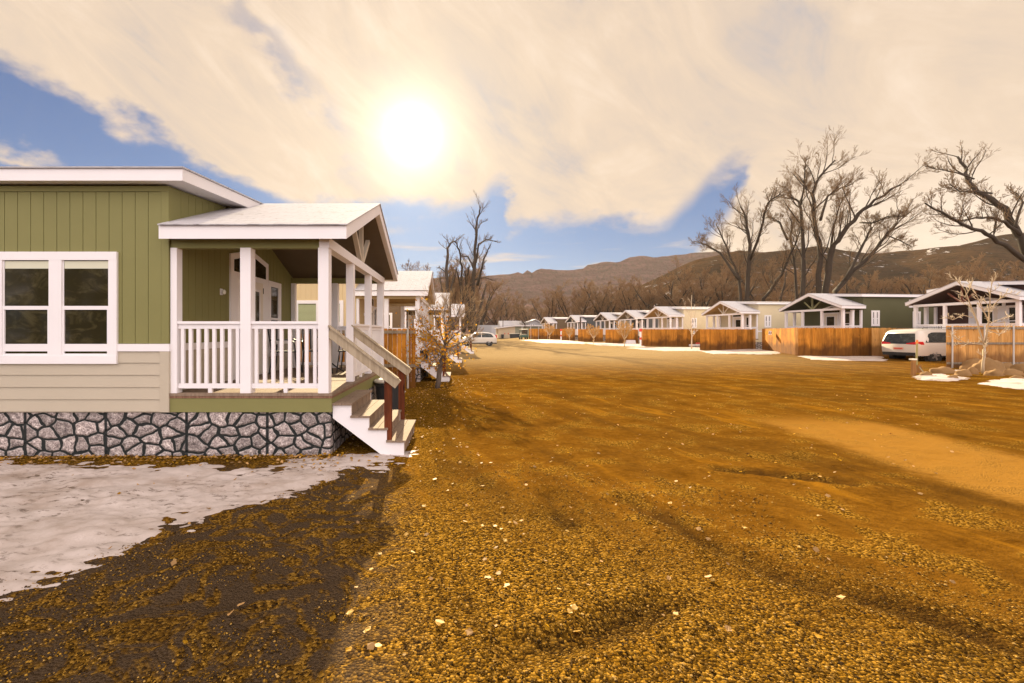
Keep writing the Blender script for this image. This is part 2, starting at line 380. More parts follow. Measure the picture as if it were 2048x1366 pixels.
X, Y = np.meshgrid(gxs, gys); Z = gz(X, Y)
def vnoise(x, y, f, seed, octv=4):
    x = np.asarray(x, float); y = np.asarray(y, float); out = np.zeros(x.shape); amp = 1; tot = 0
    rs = np.random.RandomState(seed)
    for _ in range(octv):
        T = rs.rand(64, 64); xi = np.floor(x * f).astype(int); yi = np.floor(y * f).astype(int)
        fx = x * f - xi; fy = y * f - yi; fx = fx * fx * (3 - 2 * fx); fy = fy * fy * (3 - 2 * fy)
        g = lambda a, b: T[a % 64, b % 64]
        out += amp * (g(xi, yi) * (1 - fx) * (1 - fy) + g(xi + 1, yi) * fx * (1 - fy) + g(xi, yi + 1) * (1 - fx) * fy + g(xi + 1, yi + 1) * fx * fy)
        tot += amp; amp *= .55; f *= 2.1
    return out / tot - .5
RUTS = [[on_ground(*p) for p in q] for q in (((1250, 1000), (1310, 1028), (1430, 1092), (1560, 1150), (1700, 1190), (1860, 1232), (2060, 1296)), ((1440, 938), (1560, 950), (1700, 968)), ((1040, 1300), (1180, 1270), (1330, 1215)), ((1090, 990), (1120, 1030), (1150, 1060)))]
def rut_d(x, y):
    x = np.asarray(x, float); y = np.asarray(y, float); d = np.full(x.shape, 9.)
    for q in RUTS:
        for a, b in zip(q, q[1:]):
            ex, ey = b.x - a.x, b.y - a.y; t = np.clip(((x - a.x) * ex + (y - a.y) * ey) / (ex * ex + ey * ey), 0, 1)
            d = np.minimum(d, np.hypot(x - a.x - t * ex, y - a.y - t * ey))
    return d
def relief(x, y):
    fade = sm(0, 1.5, y) * (1 - sm(9, 13, y)) * (1 - sm(9, 13, np.abs(x)))
    left = (1 - sm(-.9, .1, x + .12 * (np.asarray(y) - 3))) * (1 - sm(5.0, 5.9, y))
    ch = np.abs(vnoise(x, y * 1.4, 1.7, 41, 4)); lump = vnoise(x, y, 3.2, 42, 4)
    d = rut_d(x, y) + .10 * vnoise(x, y, 4, 43)
    return fade * (.05 * vnoise(x, y, .5, 40, 3) + .018 * lump + left * (.15 * ch - .035) - .035 * np.exp(-(d / .10) ** 2) + .022 * np.exp(-((d - .2) / .08) ** 2))
Z += relief(X, Y)
def grid_mesh(name, X, Y, Z, m, smooth=True):
    h, w_ = X.shape; v = np.stack([X, Y, Z], -1).reshape(-1, 3)
    idx = np.arange(h * w_).reshape(h, w_)
    f = np.stack([idx[:-1, :-1], idx[:-1, 1:], idx[1:, 1:], idx[1:, :-1]], -1).reshape(-1, 4)
    me = bpy.data.meshes.new(name); me.from_pydata(v.tolist(), [], f.tolist()); me.materials.append(m)
    me.polygons.foreach_set('use_smooth', [smooth] * len(me.polygons)); o = bpy.data.objects.new(name, me); col.objects.link(o); return o
ground = grid_mesh('ground', X, Y, Z, ground_mat()); ground['kind'] = 'structure'
at_ = ground.data.attributes.new('rut', 'FLOAT', 'POINT')
rv_ = np.exp(-(np.maximum(0, rut_d(X, Y) + .22 * vnoise(X, Y, 3, 44)) / .10) ** 2)
at_.data.foreach_set('value', rv_.reshape(-1).astype(np.float32))

# hills -------------------------------------------------------------
def hill_mat(name, rocky, veg, snowamt, strata):
    m = bpy.data.materials.new(name); m.use_nodes = True; t = NT(m.node_tree); b = t.n['Principled BSDF']
    o = t.node('ShaderNodeTexCoord').outputs['Object']; x, y, z = t.xyz(o)[:3]
    n1 = t.noise(o, .02, 6, .6); n2 = t.noise(t.vm('MULTIPLY', o, (.02, .02, strata)), 1, 5, .6); n3 = t.noise(o, .16, 5, .7)
    cc = t.mix(t.step(n2, .38, .62), (*rocky, 1), tuple(k * 1.6 for k in rocky) + (1,))
    cc = t.mix(t.m('MULTIPLY', t.step(n3, .45, .62), .75), cc, (*veg, 1))
    sn = t.step(t.m('ADD', t.m('MULTIPLY', n3, .6), t.m('MULTIPLY', n1, .4)), .62 - snowamt, .70 - snowamt)
    cc = t.mix(t.m('MULTIPLY', sn, .8), cc, (.72, .66, .66, 1))
    t.put(b.inputs['Base Color'], cc); b.inputs['Roughness'].default_value = .95
    b.inputs['Specular IOR Level'].default_value = 0
    t.l.new(t.bump(t.m('ADD', n3, t.m('MULTIPLY', n2, .8)), 1.0, 7), b.inputs['Normal']); return m
def hill(name, prof, D0, D1, D2, m, amp, seed, cols=420, rows=46, ledge=0):
    pxs = np.linspace(prof[0][0], prof[-1][0], cols); tops = np.interp(pxs, [p[0] for p in prof], [p[1] for p in prof])
    XX = np.zeros((rows, cols)); YY = XX.copy(); ZZ = XX.copy()
    for i in range(rows):
        s = i / (rows - 1)
        for j in range(cols):
            a = (pxs[j] - CX) / F
            wig = 1 + .10 * mnoise.noise(Vector((a * 3, seed, 0))) + .04 * mnoise.noise(Vector((a * 14, seed, 4)))
            ztop = (CY - tops[j]) / F * D1
            if s < .8:
                q = s / .8; Dd = D0 + (D1 - D0) * q
                hgt = q ** 1.25
                if ledge: hgt = .72 * q ** 1.6 + .28 * (sm(.86, 1.02, q))
                zz = ztop * float(hgt)
            else:
                q = (s - .8) / .2; Dd = D1 + (D2 - D1) * q; zz = ztop * (1 - .95 * q)
                hgt = 1
            xx = a * Dd * wig; yy = Dd * wig
            k = amp * min(1, 3 * s) * (1 if s < .8 else .6) * (.35 + .65 * abs(1 - s / .8) if s < .8 else .4)
            zz += k * (mnoise.fractal(Vector((xx * .012, yy * .012, seed)), 1.0, 2.0, 5) * 1.2)
            if abs(s - .8) < .05: zz += amp * .12 * mnoise.noise(Vector((xx * .05, seed, 1)))
            XX[i, j] = xx; YY[i, j] = yy; ZZ[i, j] = EYE * 0 + zz * wig - .5
    o = grid_mesh(name, XX, YY, ZZ, m); o['kind'] = 'structure'; return o
hill('distant_mesa', [(-900, 560), (300, 575), (700, 560), (860, 556), (960, 550), (1025, 545), (1036, 541), (1046, 545), (1052, 541), (1056, 536), (1062, 544), (1072, 537), (1080, 534), (1090, 536), (1150, 535),
     (1168, 534), (1170, 528), (1185, 524), (1210, 521), (1245, 522), (1255, 515), (1280, 512), (1310, 513), (1330, 511), (1360, 509), (1400, 505), (1500, 500), (1700, 505), (2100, 500), (3000, 520)],
     420, 820, 1200, hill_mat('mesa_rock', (.100, .050, .044), (.070, .043, .034), -.25, .16), 14, 2.2, ledge=1)
hill('brushy_hill', [(1060, 655), (1120, 635), (1180, 610), (1240, 585), (1290, 562), (1340, 538), (1390, 515), (1440, 502), (1480, 491), (1520, 496), (1560, 492), (1620, 489), (1700, 493), (1740, 501), (1800, 494),
     (1850, 489), (1920, 480), (1990, 466), (2048, 462), (2300, 450), (2900, 440), (3600, 500)],
     150, 330, 520, hill_mat('hill_brush', (.050, .026, .011), (.028, .018, .007), .045, .05), 9, 7.7)

# ------------------------------------------------------------------ snow
snow_m = mat('snow', (.50, .435, .405), .75, .12, 7, .5, 26)
t_ = NT(snow_m.node_tree); b_ = t_.n['Principled BSDF']; src = b_.inputs['Base Color'].links[0].from_socket; ob_ = t_.node('ShaderNodeTexCoord').outputs['Object']
dirt_ = t_.m('MULTIPLY', t_.step(t_.noise(t_.vm('MULTIPLY', ob_, (7, 15, 7)), 1, 6, .75), .53, .62), t_.step(t_.noise(ob_, 1.1, 4, .6), .40, .58))
tint_ = t_.mix(t_.step(t_.noise(ob_, 1.3, 5, .65), .42, .72), src, (.34, .27, .225, 1))
t_.put(b_.inputs['Base Color'], t_.mix(t_.m('MULTIPLY', dirt_, .85), tint_, (.07, .042, .02, 1)))
def seg_sd(P, poly):
    x, y = P[..., 0], P[..., 1]; d = np.full(x.shape, 1e9); ins = np.zeros(x.shape, bool); n = len(poly)
    for i in range(n):
        ax, ay = poly[i]; bx, by = poly[(i + 1) % n]; ex, ey = bx - ax, by - ay
        t = np.clip(((x - ax) * ex + (y - ay) * ey) / (ex * ex + ey * ey + 1e-9), 0, 1)
        d = np.minimum(d, np.hypot(x - ax - t * ex, y - ay - t * ey))
        cnd = ((ay > y) != (by > y)) & (x < (bx - ax) * (y - ay) / (by - ay + 1e-12) + ax); ins ^= cnd
    return np.where(ins, d, -d)
def snow(polys_px, cell, feather, thick, seed, nf=2.2, rough=.8, extra=None):
    pol = []
    for pp in polys_px:
        pol.append([tuple(on_ground(*p)[:2]) if not isinstance(p, Vector) else tuple(p[:2]) for p in pp])
    if extra: pol += extra
    allp = [q for p in pol for q in p]
    xs = np.arange(min(q[0] for q in allp) - .4, max(q[0] for q in allp) + .4, cell); ys = np.arange(min(q[1] for q in allp) - .4, max(q[1] for q in allp) + .4, cell)
    XX, YY = np.meshgrid(xs, ys); P = np.stack([XX, YY], -1)
    sd_ = np.max([seg_sd(P, p) for p in pol], 0)
    msk = np.clip(sd_ / feather, -1, 1.0) + rough * 2 * vnoise(XX, YY, nf, seed) + 1.3 * vnoise(XX * .6, YY * 1.5, nf * 5, seed + 1, 4)
    h = thick * np.clip(msk, -1, .8) + .25 * thick * vnoise(XX, YY, 5, seed + 2)
    ZZ = gz(XX, YY) + relief(XX, YY) + h
    keep = (h > -thick * .5) & (sd_ > -.9 * feather)
    idx = np.arange(XX.size).reshape(XX.shape)
    fk = keep[:-1, :-1] & keep[1:, 1:] & keep[:-1, 1:] & keep[1:, :-1]
    f = np.stack([idx[:-1, :-1], idx[:-1, 1:], idx[1:, 1:], idx[1:, :-1]], -1)[fk]
    used, inv = np.unique(f, return_inverse=True)
    v = np.stack([XX, YY, ZZ], -1).reshape(-1, 3)[used]
    me = bpy.data.meshes.new('snow'); me.from_pydata(v.tolist(), [], inv.reshape(-1, 4).tolist()); me.materials.append(snow_m)
    me.polygons.foreach_set('use_smooth', [True] * len(me.polygons)); o = bpy.data.objects.new('snow', me); col.objects.link(o); o['kind'] = 'structure'
snow([[(-300, 925), (120, 922), (300, 935), (520, 935), (690, 918), (780, 898), (812, 905), (735, 936), (600, 968), (420, 1022), (300, 1064), (150, 1132), (0, 1195), (-300, 1260)]], .022, .42, .022, 3, 2.2, .95)
snow([[(1600, 712), (1680, 713), (1765, 712), (1765, 722), (1690, 722), (1620, 719)],
      [(1400, 703), (1500, 698), (1560, 699), (1580, 703), (1540, 708), (1430, 707)],
      [(1283, 695), (1400, 695), (1405, 702), (1330, 702), (1250, 696)],
      [(1160, 685), (1283, 688), (1290, 694), (1200, 691)],
      [(1040, 680), (1120, 680), (1170, 684), (1170, 688), (1090, 686)]], .13, .5, .05, 8, .5, .45)
snow([[(1830, 752), (1880, 748), (1930, 756), (1900, 763), (1850, 760)], [(1960, 768), (2000, 758), (2100, 752), (2200, 760), (2160, 790), (2040, 778)],
      [(1900, 741), (2000, 738), (2150, 738), (2150, 744), (1980, 744)]], .04, .3, .05, 5, 1.6, .7)
snow([[(960, 672), (1040, 672), (1040, 675), (960, 675)]], .3, 1.2, .06, 9, .3, .3)

# ------------------------------------------------------------------ pebbles, leaves
rs = np.random.RandomState(11)
def pebbles():
    N = 42000
    y = 1.9 + (rs.rand(N) ** 1.3) * 3.9; x = (-1.10 + rs.rand(N) * 2.5) * y
    keep = (x * .30 + y * .42 + vnoise(x, y, 1.3, 5) * 1.6) < 2.5
    keep &= ~((x < -1.6) & (y > 5.2)); keep &= ~((x < -.3) & (vnoise(x, y, 1.8, 91) > .02)); x, y = x[keep], y[keep]; N = len(x)
    s = .0045 + .0065 * rs.rand(N) ** 2.5
    base = np.array([(1, 0, 0), (.31, .95, 0), (-.81, .59, 0), (-.81, -.59, 0), (.31, -.95, 0), (0, 0, .62), (0, 0, -.6)])
    ang = rs.rand(N) * 6.28; ca_, sa = np.cos(ang), np.sin(ang); el = .65 + .35 * rs.rand(N)
    V = base[None] * (1 + .35 * (rs.rand(N, 7, 1) - .5)); V[:, :, 1] *= el[:, None]
    tx = (rs.rand(N) - .5) * .6
    V[:, :, 2] += V[:, :, 0] * tx[:, None]
    vx = V[:, :, 0] * ca_[:, None] - V[:, :, 1] * sa[:, None]; vy = V[:, :, 0] * sa[:, None] + V[:, :, 1] * ca_[:, None]
    zz = gz(x, y) + s * .25 + relief(x, y)
    P = np.stack([vx * s[:, None] + x[:, None], vy * s[:, None] + y[:, None], V[:, :, 2] * s[:, None] + zz[:, None]], -1).reshape(-1, 3)
    tri = []
    for k in range(5): tri += [(k, (k + 1) % 5, 5), ((k + 1) % 5, k, 6)]
    Fc = (np.array(tri)[None] + (np.arange(N) * 7)[:, None, None]).reshape(-1, 3)
    m = bpy.data.materials.new('pebble'); m.use_nodes = True; t = NT(m.node_tree); b = t.n['Principled BSDF']
    gi = t.node('ShaderNodeNewGeometry').outputs['Random Per Island']
    t.put(b.inputs['Base Color'], t.ramp(gi, [(0, (.025, .014, .006)), (.3, (.11, .058, .008)), (.65, (.235, .122, .012)), (.9, (.36, .20, .03)), (1, (.46, .29, .09))])); b.inputs['Roughness'].default_value = .85; b.inputs['Specular IOR Level'].default_value = .08
    me = bpy.data.meshes.new('pebbles'); me.from_pydata(P.tolist(), [], Fc.tolist()); me.materials.append(m)
    me.polygons.foreach_set('use_smooth', [True] * len(me.polygons)); o = bpy.data.objects.new('gravel_pebbles', me); col.objects.link(o)
    o['kind'] = 'stuff'; tag(o, 'loose ochre pebbles covering the foreground of the lot', 'gravel')
pebbles()
def gzz(x, y): return float(gz(x, y) + relief(x, y))
def leaf_pts(r, rng, c_, yaw, tilt=.25):
    pts = []; n = 9
    for k in range(n):
        a = 2 * math.pi * k / n; rr = r * (1 if k % 2 else .78) * (1.25 if k == 0 else 1) * rng.uniform(.88, 1.1)
        pts.append(Vector((rr * math.cos(a), rr * .85 * math.sin(a), r * rng.uniform(.0, .35))))
    M = Matrix.Rotation(yaw, 3, 'Z') @ Matrix.Rotation(rng.uniform(-tilt, tilt), 3, 'X') @ Matrix.Rotation(rng.uniform(-tilt, tilt), 3, 'Y')
    return [tuple(M @ p + Vector(c_)) for p in pts]
leaf_pale = mat('pale_yellow_leaf', (.48, .29, .06), .6, .15, 20, island=.25); leaf_y = mat('yellow_leaf', (.50, .27, .008), .6, .15, 9, island=.35)
leaf_br = mat('brown_leaf', (.35, .20, .07), .7, .2, 9, island=.5)
def leafify(m, k=.55):
    t = NT(m.node_tree); b = t.n['Principled BSDF']; tr = t.node('ShaderNodeBsdfTranslucent'); mx = t.node('ShaderNodeMixShader'); mx.inputs[0].default_value = k
    t.l.new(b.inputs['Base Color'].links[0].from_socket, tr.inputs[0]); t.l.new(b.outputs[0], mx.inputs[1]); t.l.new(tr.outputs[0], mx.inputs[2]); t.l.new(mx.outputs[0], t.n['Material Output'].inputs[0]); return m
leafify(leaf_y); leafify(leaf_pale, .2)
rng = random.Random(4)
big = [(700, 1225, .028), (880, 1246, .033), (975, 1160, .028), (1014, 1176, .026), (1135, 1060, .018), (1118, 1182, .02), (826, 1107, .024), (743, 1136, .02), (930, 1048, .024), (990, 1057, .026), (1003, 1064, .022),
       (965, 1056, .02), (812, 1070, .022), (760, 1104, .02), (735, 1262, .024), (756, 1292, .024), (895, 985, .022), (870, 962, .03), (905, 970, .02), (1148, 1225, .024), (1140, 1233, .02), (1596, 1098, .02),
       (1425, 1163, .022), (1638, 1037, .024), (1010, 1086, .022), (848, 1016, .026), (1183, 960, .03), (1340, 1016, .024), (1490, 1062, .024), (1305, 1000, .02)]
for px, py, r in big:
    c_ = on_ground(px, py); mb = MB(); mb.face(leaf_pts(r, rng, (0, 0, 0), rng.uniform(0, 6.28), .3))
    o = mb.build('fallen_leaf', leaf_pale); o.location = (c_.x, c_.y, gzz(c_.x, c_.y) + .012)
    tag(o, 'pale yellow fallen leaf lying alone on the brown gravel', 'leaf', 'fallen leaves on the open gravel')
mb = MB(); mb2 = MB()
for k in range(2100):
    if k < 900: y = rng.uniform(5.3, 16); x = -1.45 + (y - 6) * .09 + abs(rng.gauss(0, .8)) * rng.choice((1, -.3))
    elif k < 1400: y = rng.uniform(2.3, 12); x = rng.uniform(-.9, 1.1) * y
    else: x = rng.uniform(-6.6, -1.5); y = 5.98 - abs(rng.gauss(0, .16)) - .0
    if x < -1.8 and y < 5.2 and rng.random() < .6: continue
    (mb if rng.random() < .4 else mb2).face(leaf_pts(rng.uniform(.010, .026), rng, (x, y, gzz(x, y) + .022), rng.uniform(0, 6.28), .5))
for m_, b_, nm in ((leaf_y, mb, 'yellow leaf litter scattered over the gravel beside the cabins'), (leaf_br, mb2, 'brown leaf litter along the stone skirting and gravel edge')):
    o = b_.build('leaf_litter', m_); o['kind'] = 'stuff'; tag(o, nm, 'leaf litter')

# ------------------------------------------------------------------ cabin
def window(par, axis, plane, c, z0, z1, W, out, double=True, blind=None, name='window', lites=None):
    """axis 'x': wall runs along x at y=plane; axis 'y': wall along y at x=plane. out = +-1 outward."""
    T = .11; fr = MB(); pn = MB(); bl = MB()
    def bx(mb_, a0, a1, d0, d1, zz0, zz1):
        d0 *= out; d1 *= out
        if axis == 'x': mb_.box(a0, a1, plane + d0, plane + d1, zz0, zz1)
        else: mb_.box(plane + d0, plane + d1, a0, a1, zz0, zz1)
    a0, a1 = c - W / 2, c + W / 2
    bx(fr, a0, a1, .0, .035, z1 - T, z1); bx(fr, a0, a1, .0, .037, z0, z0 + T)
    bx(fr, a0, a0 + T, .0, .033, z0 + T, z1 - T); bx(fr, a1 - T, a1, .0, .033, z0 + T, z1 - T)
    bays = [(a0 + T, a1 - T)]
    if double:
        bays = [(a0 + T, c - .085), (c + .085, a1 - T)]; bx(fr, c - .085, c + .085, .0, .033, z0 + T, z1 - T)
    zm = (z0 + z1) / 2
    for b0, b1 in bays:
        s = .025
        bx(fr, b0, b1, .0, .024, zm - .025, zm + .025); bx(fr, b0, b0 + s, .0, .022, z0 + T, zm - .025); bx(fr, b1 - s, b1, .0, .022, z0 + T, zm - .025)
        bx(fr, b0 + s, b1 - s, .0, .021, z0 + T, z0 + T + s)
        bx(fr, b0, b0 + s * .6, .0, .012, zm + .025, z1 - T); bx(fr, b1 - s * .6, b1, .0, .012, zm + .025, z1 - T)
    f = fr.build(name, white, par)
    for b0, b1 in bays:
        p_ = MB(); bx(p_, b0, b1, .0, .006, z0 + T, z1 - T); p_.build('pane', glass, f)
        if blind:
            q = MB()
            if blind == 'short': bx(q, b0 + .02, b1 - .02, .006, .009, z1 - T - .11, z1 - T - .01)
            else:
                zz = z1 - T - .03
                while zz > zm + .04: bx(q, b0 + .015, b1 - .015, .006, .010, zz - .03, zz); zz -= .038
            q.build('blind', blind_w if blind == 'short' else blind_m, f)
    return f

def cabin(label, loc, rz, upper, lower, ceil, L=2.137, blen=10., near=-1, stairs=True, roofm=None, trussm=None, detail=2, dooronly=False, group=None, wins=(), fascia=None, z0=0.0):
    H = thing('cabin', label, 'cabin', loc, rz, group); roofm = roofm or roof_frost; trussm = trussm or white; fas = fascia or white
    n = near; S = n  # near side sign in v
    hw = 2.235; u0 = -L; ub = -L - blen; F0 = u0 + .31
    # --- walls
    mb = MB(); mb.prism([(-hw, 1.5), (hw, 1.5), (hw, 3.60), (0, 3.81), (-hw, 3.60)], 'x', ub, u0)
    if detail > 1:
        k = 0; x = u0 - .09
        while x > ub: mb.box(x - .166, x, S * hw, S * (hw + .009), 1.502, 3.52); x -= .174
        y = -hw + .09
        while y < hw - .1:
            y1 = min(y + .166, hw - .09)
            mb.prism([(y, 1.502), (y1, 1.502), (y1, 3.58 + .085 * (1 - abs(y1) / hw) * 2), (y, 3.58 + .085 * (1 - abs(y) / hw) * 2)], 'x', u0, u0 + .009); y += .174
        mb.box(ub, u0 + .012, S * hw, S * (hw + .02), 3.525, 3.598)
        mb.box(u0 - .085, u0 + .014, S * hw, S * (hw + .014), 1.503, 3.524); mb.box(u0, u0 + .0145, S * hw, S * (hw - .085), 1.503, 3.60)
        mb.box(u0, u0 + .0145, -S * hw, -S * (hw - .085), 1.503, 3.60)
    mb.build('upper_wall', upper, H)
    mb = MB(); mb.box(ub, u0, -hw, hw, .585, 1.40)
    if detail > 1:
        z = .60
        while z < 1.39:
            z1 = min(z + .162, 1.395)
            mb.prism([(S * hw, z), (S * (hw + .022), z), (S * (hw + .006), z1), (S * hw, z1)], 'x', ub, u0 - .10)
            if z1 > .85: mb.prism([(u0, max(z, .85)), (u0 + .022, max(z, .85)), (u0 + .006, z1), (u0, z1)], 'y', -hw + .1, hw - .1)
            z += .162
        mb.box(u0 - .098, u0 + .024, S * (hw - .02), S * (hw + .026), .59, 1.398)
    mb.build('lower_wall', lower, H)
    mb = MB(); mb.box(ub - .002, u0 + .03, -hw - .03, hw + .03, 1.40, 1.498); mb.build('trim_band', white, H)
    # --- stone skirting
    mb = MB(); mb.box(ub, .02, -hw + .02, hw - .02, 0, .584); mb.build('stone_skirting', stone, H)
    # --- main roof
    def slab(e, zt, zr, th): return [(-e, zt), (0, zr), (e, zt), (e, zt - th), (0, zr - th), (-e, zt - th)]
    mb = MB(); mb.prism(slab(2.43, 3.765, 3.975, .155), 'x', ub - .2, F0); mb.build('fascia', fas, H)
    mb = MB(); mb.prism(slab(2.455, 3.785, 3.999, .018), 'x', ub - .22, F0 + .02); mb.build('roof', roofm, H)
    # --- porch roof
    mb = MB(); mb.prism(slab(2.43, 3.03, 3.985, .17), 'x', u0 + .002, .288); mb.build('porch_fascia', fas, H)
    mb = MB(); mb.prism(slab(2.46, 3.045, 4.012, .017), 'x', u0 + .004, .305); mb.build('porch_roof', roofm, H)
    mb = MB(); mb.prism([(-2.32, 2.905), (0, 3.805), (2.32, 2.905), (2.32, 2.885), (0, 3.785), (-2.32, 2.885)], 'x', u0 + .01, .2); mb.build('porch_ceiling', ceil, H)
    # --- beams, posts
    for s in (-1, 1): MB().box(u0 + .02, -.13, s * (hw - .025), s * (hw - .12), 2.78, 2.898).build('side_beam', upper, H)
    mb = MB(); mb.box(-.125, .012, -hw - .0, hw + .0, 2.783, 2.917); mb.build('gable_beam', white, H)
    zb = .84
    def post(x, y, w_=.14, d_=.14):
        MB().box(x - w_ / 2, x + w_ / 2, y - d_ / 2, y + d_ / 2, zb, 2.782).build('post', white, H)
    for s in (-1, 1):
        post(-.07, s * (hw - .07)); post(-L * .52, s * (hw - .075)); post(u0 + .065, s * (hw - .07), .085, .12)
    for q in (-.76, .70): post(-.06, q * -S * 1.0 if False else q, .12, .12)
    # --- truss fan in the gable
    for dv, dzz in ((0, .80), (-.62, .52), (.62, .52)):
        MB().beam((-.05, dv * .06, 2.92), (-.05, dv, 2.92 + dzz), .07, .075, (1, 0, 0)).build('gable_strut', trussm, H)
    # --- deck
    mb = MB(); x = u0 + .05
    nb = int(4.47 / .14)
    for k in range(nb): y = -hw - .02 + k * (4.51 / nb); mb.box(u0 + .001, .055, y, y + 4.51 / nb - .006, .805, .84)
    mb.build('deck', deckwood, H)
    mb = MB(); mb.box(u0 + .003, .05, -hw - .012, hw + .012, .775, .803); mb.build('deck_edge', deckedge, H)
    mb = MB(); mb.box(u0 + .002, .042, -hw - .003, hw + .003, .588, .773); mb.build('deck_skirt', upper, H)
    # --- railings
    def rail(ax, fixed, a0, a1):
        mb_ = MB(); a0, a1 = min(a0, a1), max(a0, a1)
        def bx(p0, p1, f0, f1, zz0, zz1):
            if ax == 'x': mb_.box(p0, p1, fixed + f0, fixed + f1, zz0, zz1)
            else: mb_.box(fixed + f0, fixed + f1, p0, p1, zz0, zz1)
        bx(a0, a1, -.045, .045, 1.765, 1.80); bx(a0, a1, -.02, .02, 1.70, 1.764); bx(a0, a1, -.02, .02, .90, .965)
        k = max(1, int(round((a1 - a0) / .11))); st_ = (a1 - a0) / k
        for i in range(k):
            c_ = a0 + (i + .5) * st_; bx(c_ - .022, c_ + .022, -.018, .018, .966, 1.699)
        bx((a0 + a1) / 2 - .025, (a0 + a1) / 2 + .025, -.019, .019, .841, .899)
        return mb_.build('railing', white, H)
    for s in (-1, 1):
        f = s * (hw - .06)
        rail('x', f, u0 + .11, -L * .52 - .071); rail('x', f, -L * .52 + .071, -.141)
    bays = [(-hw + .14, -.82), (-.70, .64), (.76, hw - .14)]
    for k, (a, b_) in enumerate(bays):
        if stairs and k == 0: continue
        rail('y', -.05, a, b_)
    # --- door
    U = u0 + .012
    dc = .085 if not stairs or True else 0
    fr = MB(); fr.prism([(dc - .75, .842), (dc + .75, .842), (dc + .75, 3.02), (dc + .02, 3.17), (dc - .75, 2.98)], 'x', U, U + .03)
    dr = fr.build('door_surround', white, H)
    MB().prism([(dc - .64, 2.70), (dc + .62, 2.70), (dc + .62, 2.94), (dc + .02, 3.07), (dc - .64, 2.90)], 'x', U + .03, U + .034).build('transom_pane', glass, dr)
    dm = mat('door_paint', (.74, .68, .60), .5, .04)
    mb = MB(); mb.box(U + .03, U + .05, dc - .47, dc + .45, .86, 2.60); d2 = mb.build('door', dm, H)
    mb = MB(); a0, a1 = dc - .33, dc + .31
    mb.box(U + .05, U + .062, a0, a1, 1.62, 1.66); mb.box(U + .05, U + .062, a0, a1, 2.42, 2.46); mb.box(U + .05, U + .061, a0, a0 + .04, 1.66, 2.42); mb.box(U + .05, U + .061, a1 - .04, a1, 1.66, 2.42)
    mb.build('door_moulding', white, d2)
    MB().box(U + .05, U + .056, a0, a1, .98, 1.49).build('door_panel', dm, d2)
    MB().box(U + .05, U + .054, a0 + .04, a1 - .04, 1.66, 2.42).build('door_pane', glass, d2)
    MB().tube([(U + .05, dc - .41, 1.72), (U + .09, dc - .41, 1.72), (U + .09, dc - .33, 1.72)], .012, 8).build('handle', galv, d2)
    if detail > 1:
        for zz in (1.05, 1.75, 2.4): MB().box(U + .05, U + .058, dc + .445, dc + .465, zz, zz + .11).build('hinge', black_metal, d2)
    window(H, 'y', U - .002, dc + 1.08, 1.16, 2.70, .64, 1, double=False)
    if stairs:
        lm = mat('porch_lamp_glass', (.8, .78, .7), .3); mb = MB(); mb.lathe([(.015, 0), (.028, .01), (.03, .05), (.015, .075)], 12, (U + .05, -.93, 2.27)); o = mb.build('wall_light', lm, H, True)
        MB().box(U - .004, U + .02, -.955, -.905, 2.26, 2.36).build('light_backplate', white, o)
    # --- stairs
    if stairs:
        ya, yb = -hw + .045, -.80
        zt = [.70, .535, .37, .205]
        st = bpy.data.objects.new('stairs', None); col.objects.link(st); st.parent = H; st.empty_display_size = .1
        for yy in (ya, (ya + yb) / 2 - .02, yb - .05):
            poly = [(.045, .675), (.045 + .245, .675), (.29, .51), (.53, .51), (.53, .345), (.77, .345), (.77, .18), (1.0, .18), (1.0, .005), (.70, .005), (.045, .50)]
            MB().prism(poly, 'y', yy, yy + .045).build('stringer', white, st)
        for k, z in enumerate(zt):
            x0 = .045 + k * .24
            mb = MB(); mb.box(x0, x0 + .125, ya - .03, yb + .03, z - .027, z); mb.box(x0 + .131, x0 + .262, ya - .03, yb + .03, z - .027, z - .0005)
            mb.build('tread', deckwood, st)
            mb = MB(); mb.box(x0 + .235, x0 + .2455, ya + .05, yb - .05, z - .16, z - .03)
            for q in range(1, 4): yq = ya + (yb - ya) * q / 4; mb.box(x0 + .2456, x0 + .258, yq - .02, yq + .02, z - .16, z - .03)
            mb.build('riser', deckwood if k % 2 else deckwood, st)
        for yy, dzz in ((ya - .02, 0), (yb + .02, .03)):
            p0 = Vector((.0 if yy < -1 else -.03, yy, 1.665 + dzz)); p1 = Vector((.925, yy, .955 + dzz))
            mb = MB(); mb.beam(p0, p1, .04, .13); mb.beam(p0 + Vector((0, 0, .076)), p1 + Vector((0, 0, .076)), .095, .022); mb.build('handrail', railwood, st)
            MB().box(.735, .83, yy + .022, yy + .112, 0, 1.02 + dzz).build('newel_post', redwood, st)
    # --- side windows
    for (uc, zz0, zz1, W, dbl, bl) in wins: window(H, 'x', S * (hw + .009), uc, zz0, zz1, W, S, double=dbl, blind=bl)
    return H

